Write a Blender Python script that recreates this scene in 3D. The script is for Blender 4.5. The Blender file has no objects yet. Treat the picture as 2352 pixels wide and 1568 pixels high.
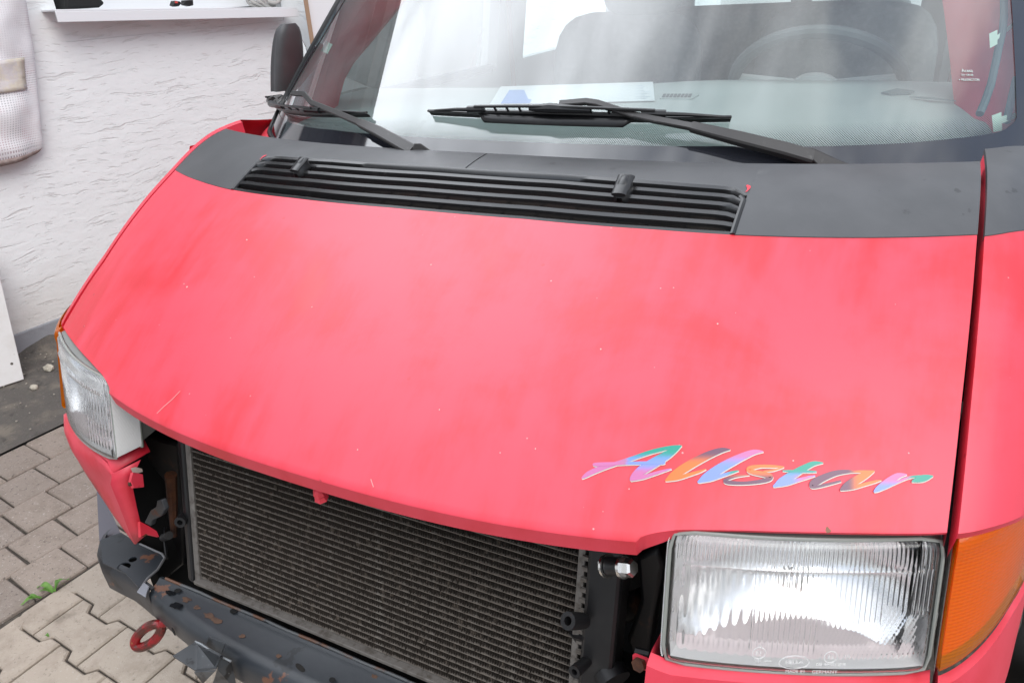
import bpy, bmesh, math, random
import numpy as np
from mathutils import Vector, Matrix, Quaternion

random.seed(7)
SC = bpy.context.scene
COL = SC.collection

# ------------------------------------------------------------------ camera
CC = np.array([0.63785, -0.59790, 1.48488])
YAW, PIT, ROLL, FOC = -0.494257, 0.462458, -0.063329, 1670.84      # focal length for a 2352 px wide picture
_d = np.array([math.sin(YAW) * math.cos(PIT), math.cos(YAW) * math.cos(PIT), -math.sin(PIT)])
_r = np.array([math.cos(YAW), -math.sin(YAW), 0.0])
_u = np.cross(_r, _d)
RR = math.cos(ROLL) * _r + math.sin(ROLL) * _u
UU = -math.sin(ROLL) * _r + math.cos(ROLL) * _u
cd = bpy.data.cameras.new("camera")
cd.sensor_width = 36.0
cd.lens = 36.0 * FOC / 2352.0
cd.clip_start = 0.02
cd.clip_end = 500.0
cam = bpy.data.objects.new("camera", cd)
COL.objects.link(cam)
cam.matrix_world = Matrix(((RR[0], UU[0], -_d[0], CC[0]), (RR[1], UU[1], -_d[1], CC[1]), (RR[2], UU[2], -_d[2], CC[2]), (0, 0, 0, 1)))
SC.camera = cam

# ------------------------------------------------------------------ sky and sun
SUN_EL, SUN_AZ = math.radians(46), math.radians(122)     # azimuth clockwise from +y: veiled sun behind the photographer
SUND = Vector((math.sin(SUN_AZ) * math.cos(SUN_EL), math.cos(SUN_AZ) * math.cos(SUN_EL), math.sin(SUN_EL)))
GLOW = Vector((-.74, .14, .66)).normalized()      # thin bright cloud high over the house
W = bpy.data.worlds.new("World")
SC.world = W
W.use_nodes = True
nt = W.node_tree
nt.nodes.clear()


class NT:
    """small helper for building node trees"""
    def __init__(s, tree): s.t = tree
    def n(s, typ, **kw):
        x = s.t.nodes.new(typ)
        ins = kw.pop("ins", {})
        for k, v in kw.items(): setattr(x, k, v)
        for k, v in ins.items():
            if isinstance(v, bpy.types.NodeSocket): s.t.links.new(v, x.inputs[k])
            else: x.inputs[k].default_value = v
        return x
    def math(s, op, a, b=None, c=None, clamp=False):
        x = s.n("ShaderNodeMath", operation=op, use_clamp=clamp)
        for i, v in enumerate((a, b, c)):
            if v is None: continue
            if isinstance(v, bpy.types.NodeSocket): s.t.links.new(v, x.inputs[i])
            else: x.inputs[i].default_value = v
        return x.outputs[0]
    def mix(s, f, a, b):
        x = s.n("ShaderNodeMix", data_type="RGBA")
        for i, v in ((0, f), (6, a), (7, b)):
            if isinstance(v, bpy.types.NodeSocket): s.t.links.new(v, x.inputs[i])
            else: x.inputs[i].default_value = (*v, 1) if isinstance(v, tuple) and len(v) == 3 else v
        return x.outputs[2]
    def noise(s, vec, scale, detail=4, rough=.55, dist=0):
        x = s.n("ShaderNodeTexNoise", ins={"Scale": scale, "Detail": detail, "Roughness": rough, "Distortion": dist})
        if vec is not None: s.t.links.new(vec, x.inputs["Vector"])
        return x.outputs[0]
    def ramp(s, f, lo, hi, a=0., b=1., smooth=True):
        x = s.n("ShaderNodeMapRange", interpolation_type="SMOOTHSTEP" if smooth else "LINEAR")
        for i, v in enumerate((f, lo, hi, a, b)):
            if isinstance(v, bpy.types.NodeSocket): s.t.links.new(v, x.inputs[i])
            else: x.inputs[i].default_value = v
        return x.outputs[0]
    def mapping(s, vec, scale=(1, 1, 1), rot=(0, 0, 0), loc=(0, 0, 0)):
        x = s.n("ShaderNodeMapping", ins={"Scale": scale, "Rotation": rot, "Location": loc})
        s.t.links.new(vec, x.inputs["Vector"])
        return x.outputs[0]


g = NT(nt)
tc = g.n("ShaderNodeTexCoord")
sky = g.n("ShaderNodeTexSky", sky_type="NISHITA", sun_disc=False, sun_elevation=SUN_EL, sun_rotation=SUN_AZ, air_density=1.0, dust_density=1.0)
v = g.mapping(tc.outputs["Generated"], scale=(1.3, 1.0, 1.2))
n1 = g.noise(v, 2.3, 4, .5, .35)
n2 = g.noise(v, 4.0, 4, .5, .3)
cover0 = g.ramp(n1, .38, .56, 0.25, 1.0)
dt = g.n("ShaderNodeVectorMath", operation="DOT_PRODUCT")
nrm = g.n("ShaderNodeVectorMath", operation="NORMALIZE")
nt.links.new(tc.outputs["Generated"], nrm.inputs[0])
nt.links.new(nrm.outputs[0], dt.inputs[0])
dt.inputs[1].default_value = GLOW
glow = g.ramp(dt.outputs["Value"], .52, .99, 0.0, 1.0)
cover = g.math("MAXIMUM", cover0, g.math("MULTIPLY", glow, 1.6, clamp=True))
sepz = g.n("ShaderNodeSeparateXYZ"); nt.links.new(nrm.outputs[0], sepz.inputs[0])
overc = g.ramp(sepz.outputs[2], 0.0, 1.0, .40, 1.50, smooth=False)      # an overcast sky is brighter overhead than at the horizon
shade = g.ramp(n2, .30, .70, .72, 1.22)
bright = g.math("MULTIPLY", shade, g.math("MULTIPLY", overc, g.math("MULTIPLY_ADD", glow, 12.5, 7.5)))
cl = g.n("ShaderNodeCombineColor")
for i, k in enumerate((.96, 1.0, 1.06)):
    nt.links.new(g.math("MULTIPLY", bright, k), cl.inputs[i])
skyc = g.mix(cover, sky.outputs[0], cl.outputs[0])
bg = g.n("ShaderNodeBackground", ins={"Strength": 0.12})
nt.links.new(skyc, bg.inputs[0])
out = g.n("ShaderNodeOutputWorld")
nt.links.new(bg.outputs[0], out.inputs[0])
sl = bpy.data.lights.new("sun", "SUN")
sl.energy = 1.1
sl.angle = math.radians(40)
sl.color = (1.0, .965, .91)
so = bpy.data.objects.new("sun", sl)
COL.objects.link(so)
so.rotation_euler = SUND.to_track_quat("Z", "Y").to_euler()
so.location = (3, -5, 8)
SC.view_settings.view_transform = "Standard"
SC.view_settings.look = "None"
SC.view_settings.gamma = 1.0
SC.view_settings.use_curve_mapping = False
SC.view_settings.exposure = 0.62
SC.cycles.max_bounces = 14
SC.cycles.transmission_bounces = 12
SC.cycles.transparent_max_bounces = 12
SC.cycles.glossy_bounces = 6

GZ = -0.05      # height of the ground


# ------------------------------------------------------------------ surveying: a direction of sight met with a surface
def ray(u, v):
    return CC, _d + RR * (u - 1176) / FOC - UU * (v - 784) / FOC


def meet(u, v, F, lo=.2, hi=6.0, n=900):
    C, w = ray(u, v)
    ts = np.linspace(lo, hi, n)
    pt, pf = ts[0], F(C + w * ts[0])
    for t in ts[1:]:
        f = F(C + w * t)
        if (f < 0) != (pf < 0):
            a, b = pt, t
            for _ in range(20):
                m = .5 * (a + b)
                if (F(C + w * m) < 0) == (pf < 0): a = m
                else: b = m
            return C + w * .5 * (a + b)
        pt, pf = t, f
    raise ValueError("no meeting %s %s" % (u, v))


def at_x(u, v, x):
    C, w = ray(u, v); return C + w * (x - C[0]) / w[0]
def at_y(u, v, y):
    C, w = ray(u, v); return C + w * (y - C[1]) / w[1]
def at_z(u, v, z):
    C, w = ray(u, v); return C + w * (z - C[2]) / w[2]
def at_plane(u, v, n, c):
    C, w = ray(u, v); n = np.array(n, float); return C + w * (c - n @ C) / (n @ w)


# body shape of the van: one profile (height over depth) swept along a bowed plan
KG = np.array([-.05, 0, .08, .16, .25, .336, .38, .428, .47, .518, .56, .62])
KZ = np.array([.862, .913, .985, 1.046, 1.103, 1.148, 1.170, 1.190, 1.202, 1.209, 1.212, 1.213])
def _slopes(x, y):
    h = np.diff(x); dl = np.diff(y) / h; d = np.zeros_like(y)
    for i in range(1, len(x) - 1):
        w1 = 2 * h[i] + h[i - 1]; w2 = h[i] + 2 * h[i - 1]
        d[i] = (w1 + w2) / (w1 / dl[i - 1] + w2 / dl[i])
    d[0] = dl[0]; d[-1] = dl[-1]
    return d
KD = _slopes(KG, KZ)
def Zs(q):
    q = min(max(q, KG[0]), KG[-1]); i = min(max(int(np.searchsorted(KG, q)) - 1, 0), len(KG) - 2)
    h = KG[i + 1] - KG[i]; t = (q - KG[i]) / h
    return (1 + 2 * t) * (1 - t) ** 2 * KZ[i] + t * (1 - t) ** 2 * h * KD[i] + t * t * (3 - 2 * t) * KZ[i + 1] + t * t * (t - 1) * h * KD[i + 1]
def bow(x): return .18 * (abs(x) / .755) ** 2.5
def edge_lift(x, q): return .014 * (abs(x) / .755) ** 4 * max(0., 1 - abs(q) / .12)
def bonnet_pt(x, q, off=0.0):
    p = np.array([x, -.035 + bow(x) + q, Zs(q) + edge_lift(x, q)])
    if off:
        e = .004
        a = bonnet_pt(x + e, q) - bonnet_pt(x - e, q); b = bonnet_pt(x, q + e) - bonnet_pt(x, q - e)
        nn = np.cross(a, b); p = p + nn / np.linalg.norm(nn) * off
    return p
F_bonnet = lambda P: P[2] - Zs(P[1] + .035 - bow(P[0])) - edge_lift(P[0], P[1] + .035 - bow(P[0]))
def on_bonnet(u, v, off=0.0):
    P = meet(u, v, F_bonnet, .2, 2.2, 300)
    return bonnet_pt(P[0], P[1] + .035 - bow(P[0]), off)
def front_y(x, z): return -.035 + bow(x) + .23 * (z - .913)                 # raked front face under the bonnet
F_front = lambda P: P[1] - front_y(P[0], P[2])
def wrap(x): return .36 * (min(abs(x), 1.0) / .82) ** 2.6
def glass_y(x, z): return .54 + 1.153 * (z - 1.21) + wrap(x)               # windscreen
F_glass = lambda P, o=0.: P[1] - glass_y(P[0], P[2]) + o
def glass_n(x):
    e = 1e-3
    n = np.array([(wrap(x + e) - wrap(x - e)) / (2 * e), -1, 1.153]); return n / np.linalg.norm(n)
def rad_y(z): return .12 + .23 * (z - .9)
F_rad = lambda P: P[1] - rad_y(P[2])
F_wall = lambda P: P[0] - (-3.06 + .12 * (P[1] - 1.12))
def interp(x, xs, ys): return float(np.interp(x, xs, ys))


# ------------------------------------------------------------------ mesh helpers
class MB:
    def __init__(s): s.v, s.f, s.c = [], [], []
    def add(s, vs, fs, col=None):
        o = len(s.v); s.v += [tuple(map(float, p)) for p in vs]; s.f += [tuple(i + o for i in f) for f in fs]
        s.c += [col or (1, 1, 1)] * len(vs) if not isinstance(col, list) else col
        return s
    def grid(s, rows, close=False, col=None):
        nr, nc = len(rows), len(rows[0]); vs = [p for r in rows for p in r]; fs = []
        for i in range(nr - 1):
            for j in range(nc - 1 + (1 if close else 0)):
                k = (j + 1) % nc
                fs.append((i * nc + j, i * nc + k, (i + 1) * nc + k, (i + 1) * nc + j))
        return s.add(vs, fs, col)
    def box(s, c, size, R=None):
        c = np.array(c, float); h = np.array(size, float) / 2
        R = np.eye(3) if R is None else np.array(R, float)
        vs = [c + R @ (h * np.array(k)) for k in ((-1, -1, -1), (1, -1, -1), (1, 1, -1), (-1, 1, -1), (-1, -1, 1), (1, -1, 1), (1, 1, 1), (-1, 1, 1))]
        return s.add(vs, [(0, 3, 2, 1), (4, 5, 6, 7), (0, 1, 5, 4), (1, 2, 6, 5), (2, 3, 7, 6), (3, 0, 4, 7)])
    def prism(s, pts, vec, col=None):
        pts = [np.array(p, float) for p in pts]; n = len(pts); vec = np.array(vec, float)
        vs = pts + [p + vec for p in pts]
        fs = [tuple(range(n)), tuple(range(2 * n - 1, n - 1, -1))] + [(i, n + i, n + (i + 1) % n, (i + 1) % n) for i in range(n)]
        return s.add(vs, fs, col)
    def tube(s, path, r, n=10, caps=True, closed=False, sq=None):
        path = [np.array(p, float) for p in path]; m = len(path)
        rad = r if isinstance(r, (list, tuple)) else [r] * m
        rows = []; ref = None
        for i in range(m):
            if closed: t = path[(i + 1) % m] - path[i - 1]
            else: t = path[min(i + 1, m - 1)] - path[max(i - 1, 0)]
            t = t / np.linalg.norm(t)
            if ref is None:
                ref = np.array([0, 0, 1.]) if abs(t[2]) < .9 else np.array([1., 0, 0])
            a = ref - t * (ref @ t); a /= np.linalg.norm(a); b = np.cross(t, a); ref = a
            kx, ky = sq or (1, 1)
            rows.append([path[i] + rad[i] * (kx * math.cos(2 * math.pi * k / n) * a + ky * math.sin(2 * math.pi * k / n) * b) for k in range(n)])
        if closed: rows.append(rows[0])
        s.grid(rows, close=True)
        if caps and not closed:
            o = len(s.v); s.v += [tuple(p) for p in rows[0]] + [tuple(p) for p in rows[-1]]; s.c += [(1, 1, 1)] * (2 * n)
            s.f += [tuple(range(o + n - 1, o - 1, -1)), tuple(range(o + n, o + 2 * n))]
        return s
    def lathe(s, prof, c, axis, n=24):
        axis = np.array(axis, float) / np.linalg.norm(axis); c = np.array(c, float)
        a = np.cross(axis, [0, 0, 1.] if abs(axis[2]) < .9 else [1., 0, 0]); a /= np.linalg.norm(a); b = np.cross(axis, a)
        return s.grid([[c + axis * h + r * (math.cos(2 * math.pi * k / n) * a + math.sin(2 * math.pi * k / n) * b) for k in range(n)] for r, h in prof], close=True)


VAN = None
def obj(name, mb, m, parent=None, smooth=True, angle=35, bevel=0, solid=0, label=None, weld=False):
    me = bpy.data.meshes.new(name)
    me.from_pydata(mb.v, [], mb.f)
    if weld or True:
        bm = bmesh.new(); bm.from_mesh(me)
        if weld: bmesh.ops.remove_doubles(bm, verts=bm.verts, dist=1e-5)
        bmesh.ops.recalc_face_normals(bm, faces=bm.faces)
        bm.to_mesh(me); bm.free()
    if any(c != (1, 1, 1) for c in mb.c) and len(mb.c) == len(me.vertices):
        at = me.color_attributes.new("Col", "FLOAT_COLOR", "POINT")
        at.data.foreach_set("color", [x for c in mb.c for x in (*c, 1)])
    if smooth:
        me.polygons.foreach_set("use_smooth", [True] * len(me.polygons))
        me.set_sharp_from_angle(angle=math.radians(angle))
    me.materials.append(m)
    o = bpy.data.objects.new(name, me)
    COL.objects.link(o)
    if parent is not None: adopt(o, parent)
    if solid:
        md = o.modifiers.new("solid", "SOLIDIFY"); md.thickness = abs(solid); md.offset = -1 if solid > 0 else 1
    if bevel:
        md = o.modifiers.new("bevel", "BEVEL"); md.width = bevel; md.segments = 2; md.limit_method = "ANGLE"; md.angle_limit = math.radians(40)
    if label: o["label"] = label
    return o
def adopt(o, parent):
    o.parent = parent
    o.matrix_parent_inverse = Matrix.Translation(parent.location).inverted() if parent.parent is None else Matrix.Identity(4)
def tag(o, label=None, cat=None, group=None, kind=None):
    for k, v in (("label", label), ("category", cat), ("group", group), ("kind", kind)):
        if v: o[k] = v
    return o
def thing(name, label, cat, loc, group=None):
    o = bpy.data.objects.new(name, None); o.empty_display_size = .1
    COL.objects.link(o); o.location = Vector(loc)
    return tag(o, label, cat, group)
def copy_tree(o, off, parent=None):
    c = o.copy(); COL.objects.link(c); c.location = o.location + Vector(off)
    for ch in o.children:
        d = ch.copy(); COL.objects.link(d); d.parent = c; d.matrix_parent_inverse = ch.matrix_parent_inverse.copy()
    return c


# ------------------------------------------------------------------ materials
def mat(name, base=(.5, .5, .5), rough=.5, metal=0., var=None, bump=None, coat=0., spec=.5, rvar=None, ior=1.5, world=False, **kw):
    m = bpy.data.materials.new(name); m.use_nodes = True
    t = NT(m.node_tree); b = m.node_tree.nodes["Principled BSDF"]
    b.inputs["Roughness"].default_value = rough; b.inputs["Metallic"].default_value = metal
    b.inputs["Coat Weight"].default_value = coat; b.inputs["IOR"].default_value = ior
    b.inputs["Specular IOR Level"].default_value = spec
    for k, v in kw.items(): b.inputs[k.replace("_", " ")].default_value = v
    co = t.n("ShaderNodeNewGeometry").outputs["Position"] if world else t.n("ShaderNodeTexCoord").outputs["Object"]
    c = None
    b.inputs["Base Color"].default_value = (*base, 1)
    c = (*base, 1)
    for (scale, col, lo, hi, amt) in (var or []):
        sc = scale if isinstance(scale, tuple) else (1, 1, 1)
        vec = t.mapping(co, scale=sc) if isinstance(scale, tuple) else co
        n = t.noise(vec, 1.0 if isinstance(scale, tuple) else scale, 5, .6)
        f = t.ramp(n, lo, hi, 0, amt)
        c = t.mix(f, c, (*col, 1))
    if var: m.node_tree.links.new(c, b.inputs["Base Color"])
    if rvar:
        n = t.noise(co, rvar[0], 5, .6)
        m.node_tree.links.new(t.ramp(n, .3, .7, rvar[1], rvar[2]), b.inputs["Roughness"])
    if bump:
        sc = bump[0]
        vec = t.mapping(co, scale=sc) if isinstance(sc, tuple) else co
        n = t.noise(vec, 1.0 if isinstance(sc, tuple) else sc, 6, .6)
        bp = t.n("ShaderNodeBump", ins={"Strength": bump[1], "Distance": bump[2] if len(bump) > 2 else .01, "Height": n})
        m.node_tree.links.new(bp.outputs[0], b.inputs["Normal"])
    m["T"] = 0
    return m


def red_paint():
    m = mat("red_paint", (.60, .018, .030), .36, spec=.5, ior=1.66)
    t = NT(m.node_tree); b = m.node_tree.nodes["Principled BSDF"]; L = m.node_tree.links
    co = t.n("ShaderNodeTexCoord").outputs["Object"]
    chalk = t.ramp(t.math("ADD", t.math("MULTIPLY", t.noise(co, 3.4, 5, .62, .5), .65), t.math("MULTIPLY", t.noise(t.mapping(co, scale=(16, 3.5, 3.5)), 1.0, 5, .65), .35)), .36, .56, 0, 1.0)
    c = t.mix(chalk, (.56, .007, .019), (.65, .034, .066))
    # small dark dirt specks and pale stone chips
    dirt_haze = t.n("ShaderNodeTexVoronoi", ins={"Scale": 26.0}); L.new(co, dirt_haze.inputs["Vector"])
    wob = t.noise(co, 90, 3)
    dm = t.ramp(t.math("ADD", dirt_haze.outputs["Distance"], t.math("MULTIPLY", wob, .10)), .10, .14, 1, 0)
    gate = t.ramp(t.n("ShaderNodeSeparateColor", ins={"Color": dirt_haze.outputs["Color"]}).outputs[0], .84, .88, 0, .5)
    c = t.mix(t.math("MULTIPLY", dm, gate), c, (.26, .012, .018))
    chip = t.n("ShaderNodeTexVoronoi", ins={"Scale": 38.0}); L.new(co, chip.inputs["Vector"])
    cm = t.ramp(chip.outputs["Distance"], .030, .045, 1, 0)
    gate2 = t.ramp(t.n("ShaderNodeSeparateColor", ins={"Color": chip.outputs["Color"]}).outputs[1], .86, .90, 0, .6)
    c = t.mix(t.math("MULTIPLY", cm, gate2), c, (.80, .62, .60))
    fine_chip = t.n("ShaderNodeTexVoronoi", ins={"Scale": 62.0}); L.new(co, fine_chip.inputs["Vector"])
    fm = t.ramp(fine_chip.outputs["Distance"], .055, .085, 1, 0)
    g3 = t.ramp(t.n("ShaderNodeSeparateColor", ins={"Color": fine_chip.outputs["Color"]}).outputs[2], .94, .96, 0, .45)
    c = t.mix(t.math("MULTIPLY", fm, g3), c, (.78, .50, .50))
    L.new(c, b.inputs["Base Color"])
    streak = t.noise(t.mapping(co, scale=(9, 2.2, 2.2)), 1.0, 5, .6)
    L.new(t.ramp(t.math("ADD", t.math("MULTIPLY", chalk, .5), streak), .35, .75, .40, .50), b.inputs["Roughness"])
    bp = t.n("ShaderNodeBump", ins={"Strength": .12, "Distance": .012, "Height": t.noise(co, 5, 4)})
    L.new(bp.outputs[0], b.inputs["Normal"])
    return m


M_red = red_paint()
M_trim = mat("black_bonnet_film", (.046, .047, .050), .46, var=[(7, (.075, .076, .080), .4, .75, .6), (30, (.02, .02, .02), .66, .72, .7), (4, (.035, .036, .04), .55, .75, .5)], bump=(180, .05, .002), ior=1.6)
M_plastic = mat("black_plastic", (.009, .009, .010), .33, var=[(20, (.03, .03, .03), .5, .8, .5)], spec=.5)
M_slat = mat("satin_black_slat", (.020, .020, .021), .27, ior=1.8, var=[(25, (.05, .05, .05), .6, .75, .6)])
M_wiper = mat("wiper_black", (.030, .028, .028), .42, var=[(60, (.10, .095, .09), .62, .75, .5)])
M_rubber = mat("black_rubber", (.009, .009, .010), .40)
M_dark = mat("bay_shade_black", (.004, .004, .0045), .8)  # near-black colour painted in for shade: bay, radiator backing, holes
M_bay = mat("shaded_grimy_metal", (.006, .006, .007), .5, var=[(18, (.10, .035, .012), .60, .70, .8), (9, (.018, .018, .02), .45, .7, .6)])  # black metal, coloured darker still for the shade of the enclosed bay
M_alu = mat("dull_aluminium", (.17, .158, .146), .55, metal=.4, var=[(70, (.08, .068, .056), .45, .7, .8), (25, (.34, .33, .31), .6, .75, .5)], bump=(120, .4, .003))
M_tube = mat("radiator_tube_metal", (.18, .158, .138), .5, metal=.3, var=[((40, 8, 8), (.34, .32, .29), .5, .75, .7)])
M_fin = mat("radiator_fin", (.034, .027, .022), .7, metal=.0, var=[((110, 60, 60), (.17, .14, .115), .56, .70, .8), ((6, 6, 6), (.010, .008, .007), .5, .75, .7)])  # pale specks paint the fin mesh's highlights into the colour
M_steel = mat("bumper_steel", (.019, .023, .029), .42, var=[(5, (.034, .039, .046), .4, .7, .7), (9, (.010, .012, .015), .62, .645, .9), (12, (.15, .058, .028), .60, .625, .8)], bump=(60, .08, .003), spec=.55)
M_steel_dark = mat("underbody_steel", (.026, .029, .035), .42, var=[(14, (.012, .012, .014), .55, .60, .9), (22, (.15, .06, .03), .68, .72, .8)], bump=(60, .1, .003))
M_rust = mat("rusty_steel", (.10, .035, .014), .75, var=[(40, (.03, .014, .010), .4, .7, .9)], bump=(80, .4, .004))
M_hook = mat("red_tow_hook_paint", (.22, .007, .010), .3, var=[(28, (.06, .018, .012), .48, .60, .95), (60, (.26, .13, .05), .66, .72, .8)], bump=(70, .3, .004))
M_chrome = mat("zinc_bolt", (.75, .74, .72), .22, metal=1.0)
M_white = mat("white_plastic", (.78, .79, .81), .35)
M_mirror = mat("grey_mirror_plastic", (.060, .060, .064), .5, bump=(300, .08, .002), var=[(6, (.09, .09, .095), .4, .7, .6)])
M_grey = mat("grey_interior_cloth", (.17, .18, .18), .85, var=[(60, (.23, .24, .24), .4, .7, .6)], bump=(200, .2, .003))
M_dash = mat("pale_dashboard", (.34, .37, .365), .6, bump=(250, .1, .002))
M_panel_in = mat("grey_cabin_trim", (.36, .37, .37), .7)
M_tape = mat("pale_green_tape", (.66, .76, .66), .6)
M_wire = mat("grey_wire_loom", (.12, .15, .16), .55)
M_paper = mat("white_paper", (.60, .62, .64), .7)
M_blue = mat("blue_print", (.12, .26, .60), .6)


def clear_glass(name, tint, ior=1.5, gain=1.8, rough=0.0, bump=None, dots=False, dirt_haze=0.0):
    m = bpy.data.materials.new(name); m.use_nodes = True
    t = NT(m.node_tree); L = m.node_tree.links
    m.node_tree.nodes.remove(m.node_tree.nodes["Principled BSDF"])
    o = m.node_tree.nodes["Material Output"]
    tr = t.n("ShaderNodeBsdfTransparent", ins={"Color": (*tint, 1)})
    gl = t.n("ShaderNodeBsdfGlossy", ins={"Roughness": rough, "Color": (1, 1, 1, 1)})
    fr = t.n("ShaderNodeFresnel", ins={"IOR": ior})
    if bump:
        co = t.n("ShaderNodeTexCoord").outputs["Object"]
        h = t.noise(co, bump[0], 2)
        bp = t.n("ShaderNodeBump", ins={"Strength": bump[1], "Distance": bump[2], "Height": h})
        L.new(bp.outputs[0], gl.inputs["Normal"])
    f = t.math("DIVIDE", t.math("MULTIPLY", fr.outputs[0], gain), t.math("MULTIPLY_ADD", fr.outputs[0], gain - .8, 1.0), clamp=True)      # two faces of the pane
    ms = t.n("ShaderNodeMixShader"); L.new(f, ms.inputs[0]); L.new(tr.outputs[0], ms.inputs[1]); L.new(gl.outputs[0], ms.inputs[2])
    res = ms.outputs[0]
    if dirt_haze:  # dusty film that also paints in the milky haze of sky reflections
        co = t.n("ShaderNodeTexCoord").outputs["Object"]
        dm = t.math("MULTIPLY", t.ramp(t.noise(co, 5, 5, .6), .25, .75, .35, 1.0), dirt_haze)
        df = t.n("ShaderNodeBsdfDiffuse", ins={"Color": (.62, .65, .64, 1)})
        m2 = t.n("ShaderNodeMixShader"); L.new(dm, m2.inputs[0]); L.new(res, m2.inputs[1]); L.new(df.outputs[0], m2.inputs[2]); res = m2.outputs[0]
    if dots:
        uv = t.n("ShaderNodeUVMap", uv_map="UV").outputs[0]
        sp = t.n("ShaderNodeSeparateXYZ"); L.new(uv, sp.inputs[0])
        k = math.pi / .0042
        a = t.math("ADD", sp.outputs[0], sp.outputs[1]); b = t.math("SUBTRACT", sp.outputs[0], sp.outputs[1])
        s = t.math("MULTIPLY", t.math("SINE", t.math("MULTIPLY", a, k)), t.math("SINE", t.math("MULTIPLY", b, k)))
        s = t.math("ABSOLUTE", s)
        thr = t.ramp(sp.outputs[1], 0.0, .048, .30, 1.02, smooth=False)      # dots shrink away upwards
        dm = t.math("GREATER_THAN", s, thr)
        bl = t.n("ShaderNodeBsdfPrincipled", ins={"Base Color": (.018, .022, .024, 1), "Roughness": .08})
        m3 = t.n("ShaderNodeMixShader"); L.new(dm, m3.inputs[0]); L.new(res, m3.inputs[1]); L.new(bl.outputs[0], m3.inputs[2]); res = m3.outputs[0]
    L.new(res, o.inputs[0])
    return m


M_screen = clear_glass("windscreen_glass", (.84, .95, .935), gain=2.4, dots=True, dirt_haze=.11)
M_side = clear_glass("side_window_glass", (.93, .99, 1.0), gain=1.2)
M_frit = mat("black_glass_border", (.016, .017, .022), .06, ior=1.5, spec=1.0, bump=(8, .02, .002))
M_lens = mat("headlight_glass", (1, 1, 1), .13, ior=1.48, Transmission_Weight=1.0)
M_facet = mat("corner_facets", (.86, .87, .88), .4, metal=.3)
M_refl = mat("chrome_reflector", (.95, .955, .96), .22, metal=1.0, bump=(30, .03, .002))
M_house = mat("grey_lamp_housing", (.17, .175, .165), .5)
M_side_lens = mat("milky_lens_side", (.80, .81, .81), .18, spec=.7)
M_rim = mat("greenish_glass_rim", (.25, .262, .24), .2, spec=.8)
M_orange_in = mat("orange_lamp_back", (.95, .30, .01), .35, metal=.35)
M_oring = mat("white_rim", (.70, .68, .62), .4)


def orange_lens():
    m = bpy.data.materials.new("orange_lens"); m.use_nodes = True
    t = NT(m.node_tree); L = m.node_tree.links; m.node_tree.nodes.remove(m.node_tree.nodes["Principled BSDF"])
    co = t.n("ShaderNodeTexCoord").outputs["Object"]
    w1 = t.n("ShaderNodeTexWave", wave_type="BANDS", bands_direction="Z", ins={"Scale": 70.0, "Distortion": .6, "Detail": 1.0}); L.new(co, w1.inputs["Vector"])
    w2 = t.n("ShaderNodeTexWave", wave_type="BANDS", bands_direction="X", ins={"Scale": 60.0, "Distortion": .2}); L.new(co, w2.inputs["Vector"])
    h = t.math("ADD", w1.outputs["Fac"], t.math("MULTIPLY", w2.outputs["Fac"], .5))
    bp = t.n("ShaderNodeBump", ins={"Strength": .28, "Distance": .002, "Height": h})
    tr = t.n("ShaderNodeBsdfTransparent", ins={"Color": (1.0, .27, .002, 1)})
    df = t.n("ShaderNodeBsdfPrincipled", ins={"Base Color": (.78, .20, .001, 1), "Specular IOR Level": .1, "Roughness": .4})
    L.new(bp.outputs[0], df.inputs["Normal"])
    ms = t.n("ShaderNodeMixShader", ins={0: .42}); L.new(tr.outputs[0], ms.inputs[1]); L.new(df.outputs[0], ms.inputs[2])
    gl = t.n("ShaderNodeBsdfGlossy", ins={"Roughness": .06}); fr = t.n("ShaderNodeFresnel", ins={"IOR": 1.36})
    m2 = t.n("ShaderNodeMixShader"); L.new(t.math("MULTIPLY", fr.outputs[0], .8), m2.inputs[0]); L.new(ms.outputs[0], m2.inputs[1]); L.new(gl.outputs[0], m2.inputs[2])
    L.new(m2.outputs[0], m.node_tree.nodes["Material Output"].inputs[0])
    return m


M_orange = orange_lens()


def col_mat(name, rough=.35):
    m = mat(name, rough=rough); t = NT(m.node_tree)
    a = t.n("ShaderNodeVertexColor", layer_name="Col")
    m.node_tree.links.new(a.outputs[0], m.node_tree.nodes["Principled BSDF"].inputs["Base Color"])
    return m


M_decal = col_mat("decal_print", .32)
M_decal_edge = mat("decal_white_edge", (.62, .60, .54), .4)


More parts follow.
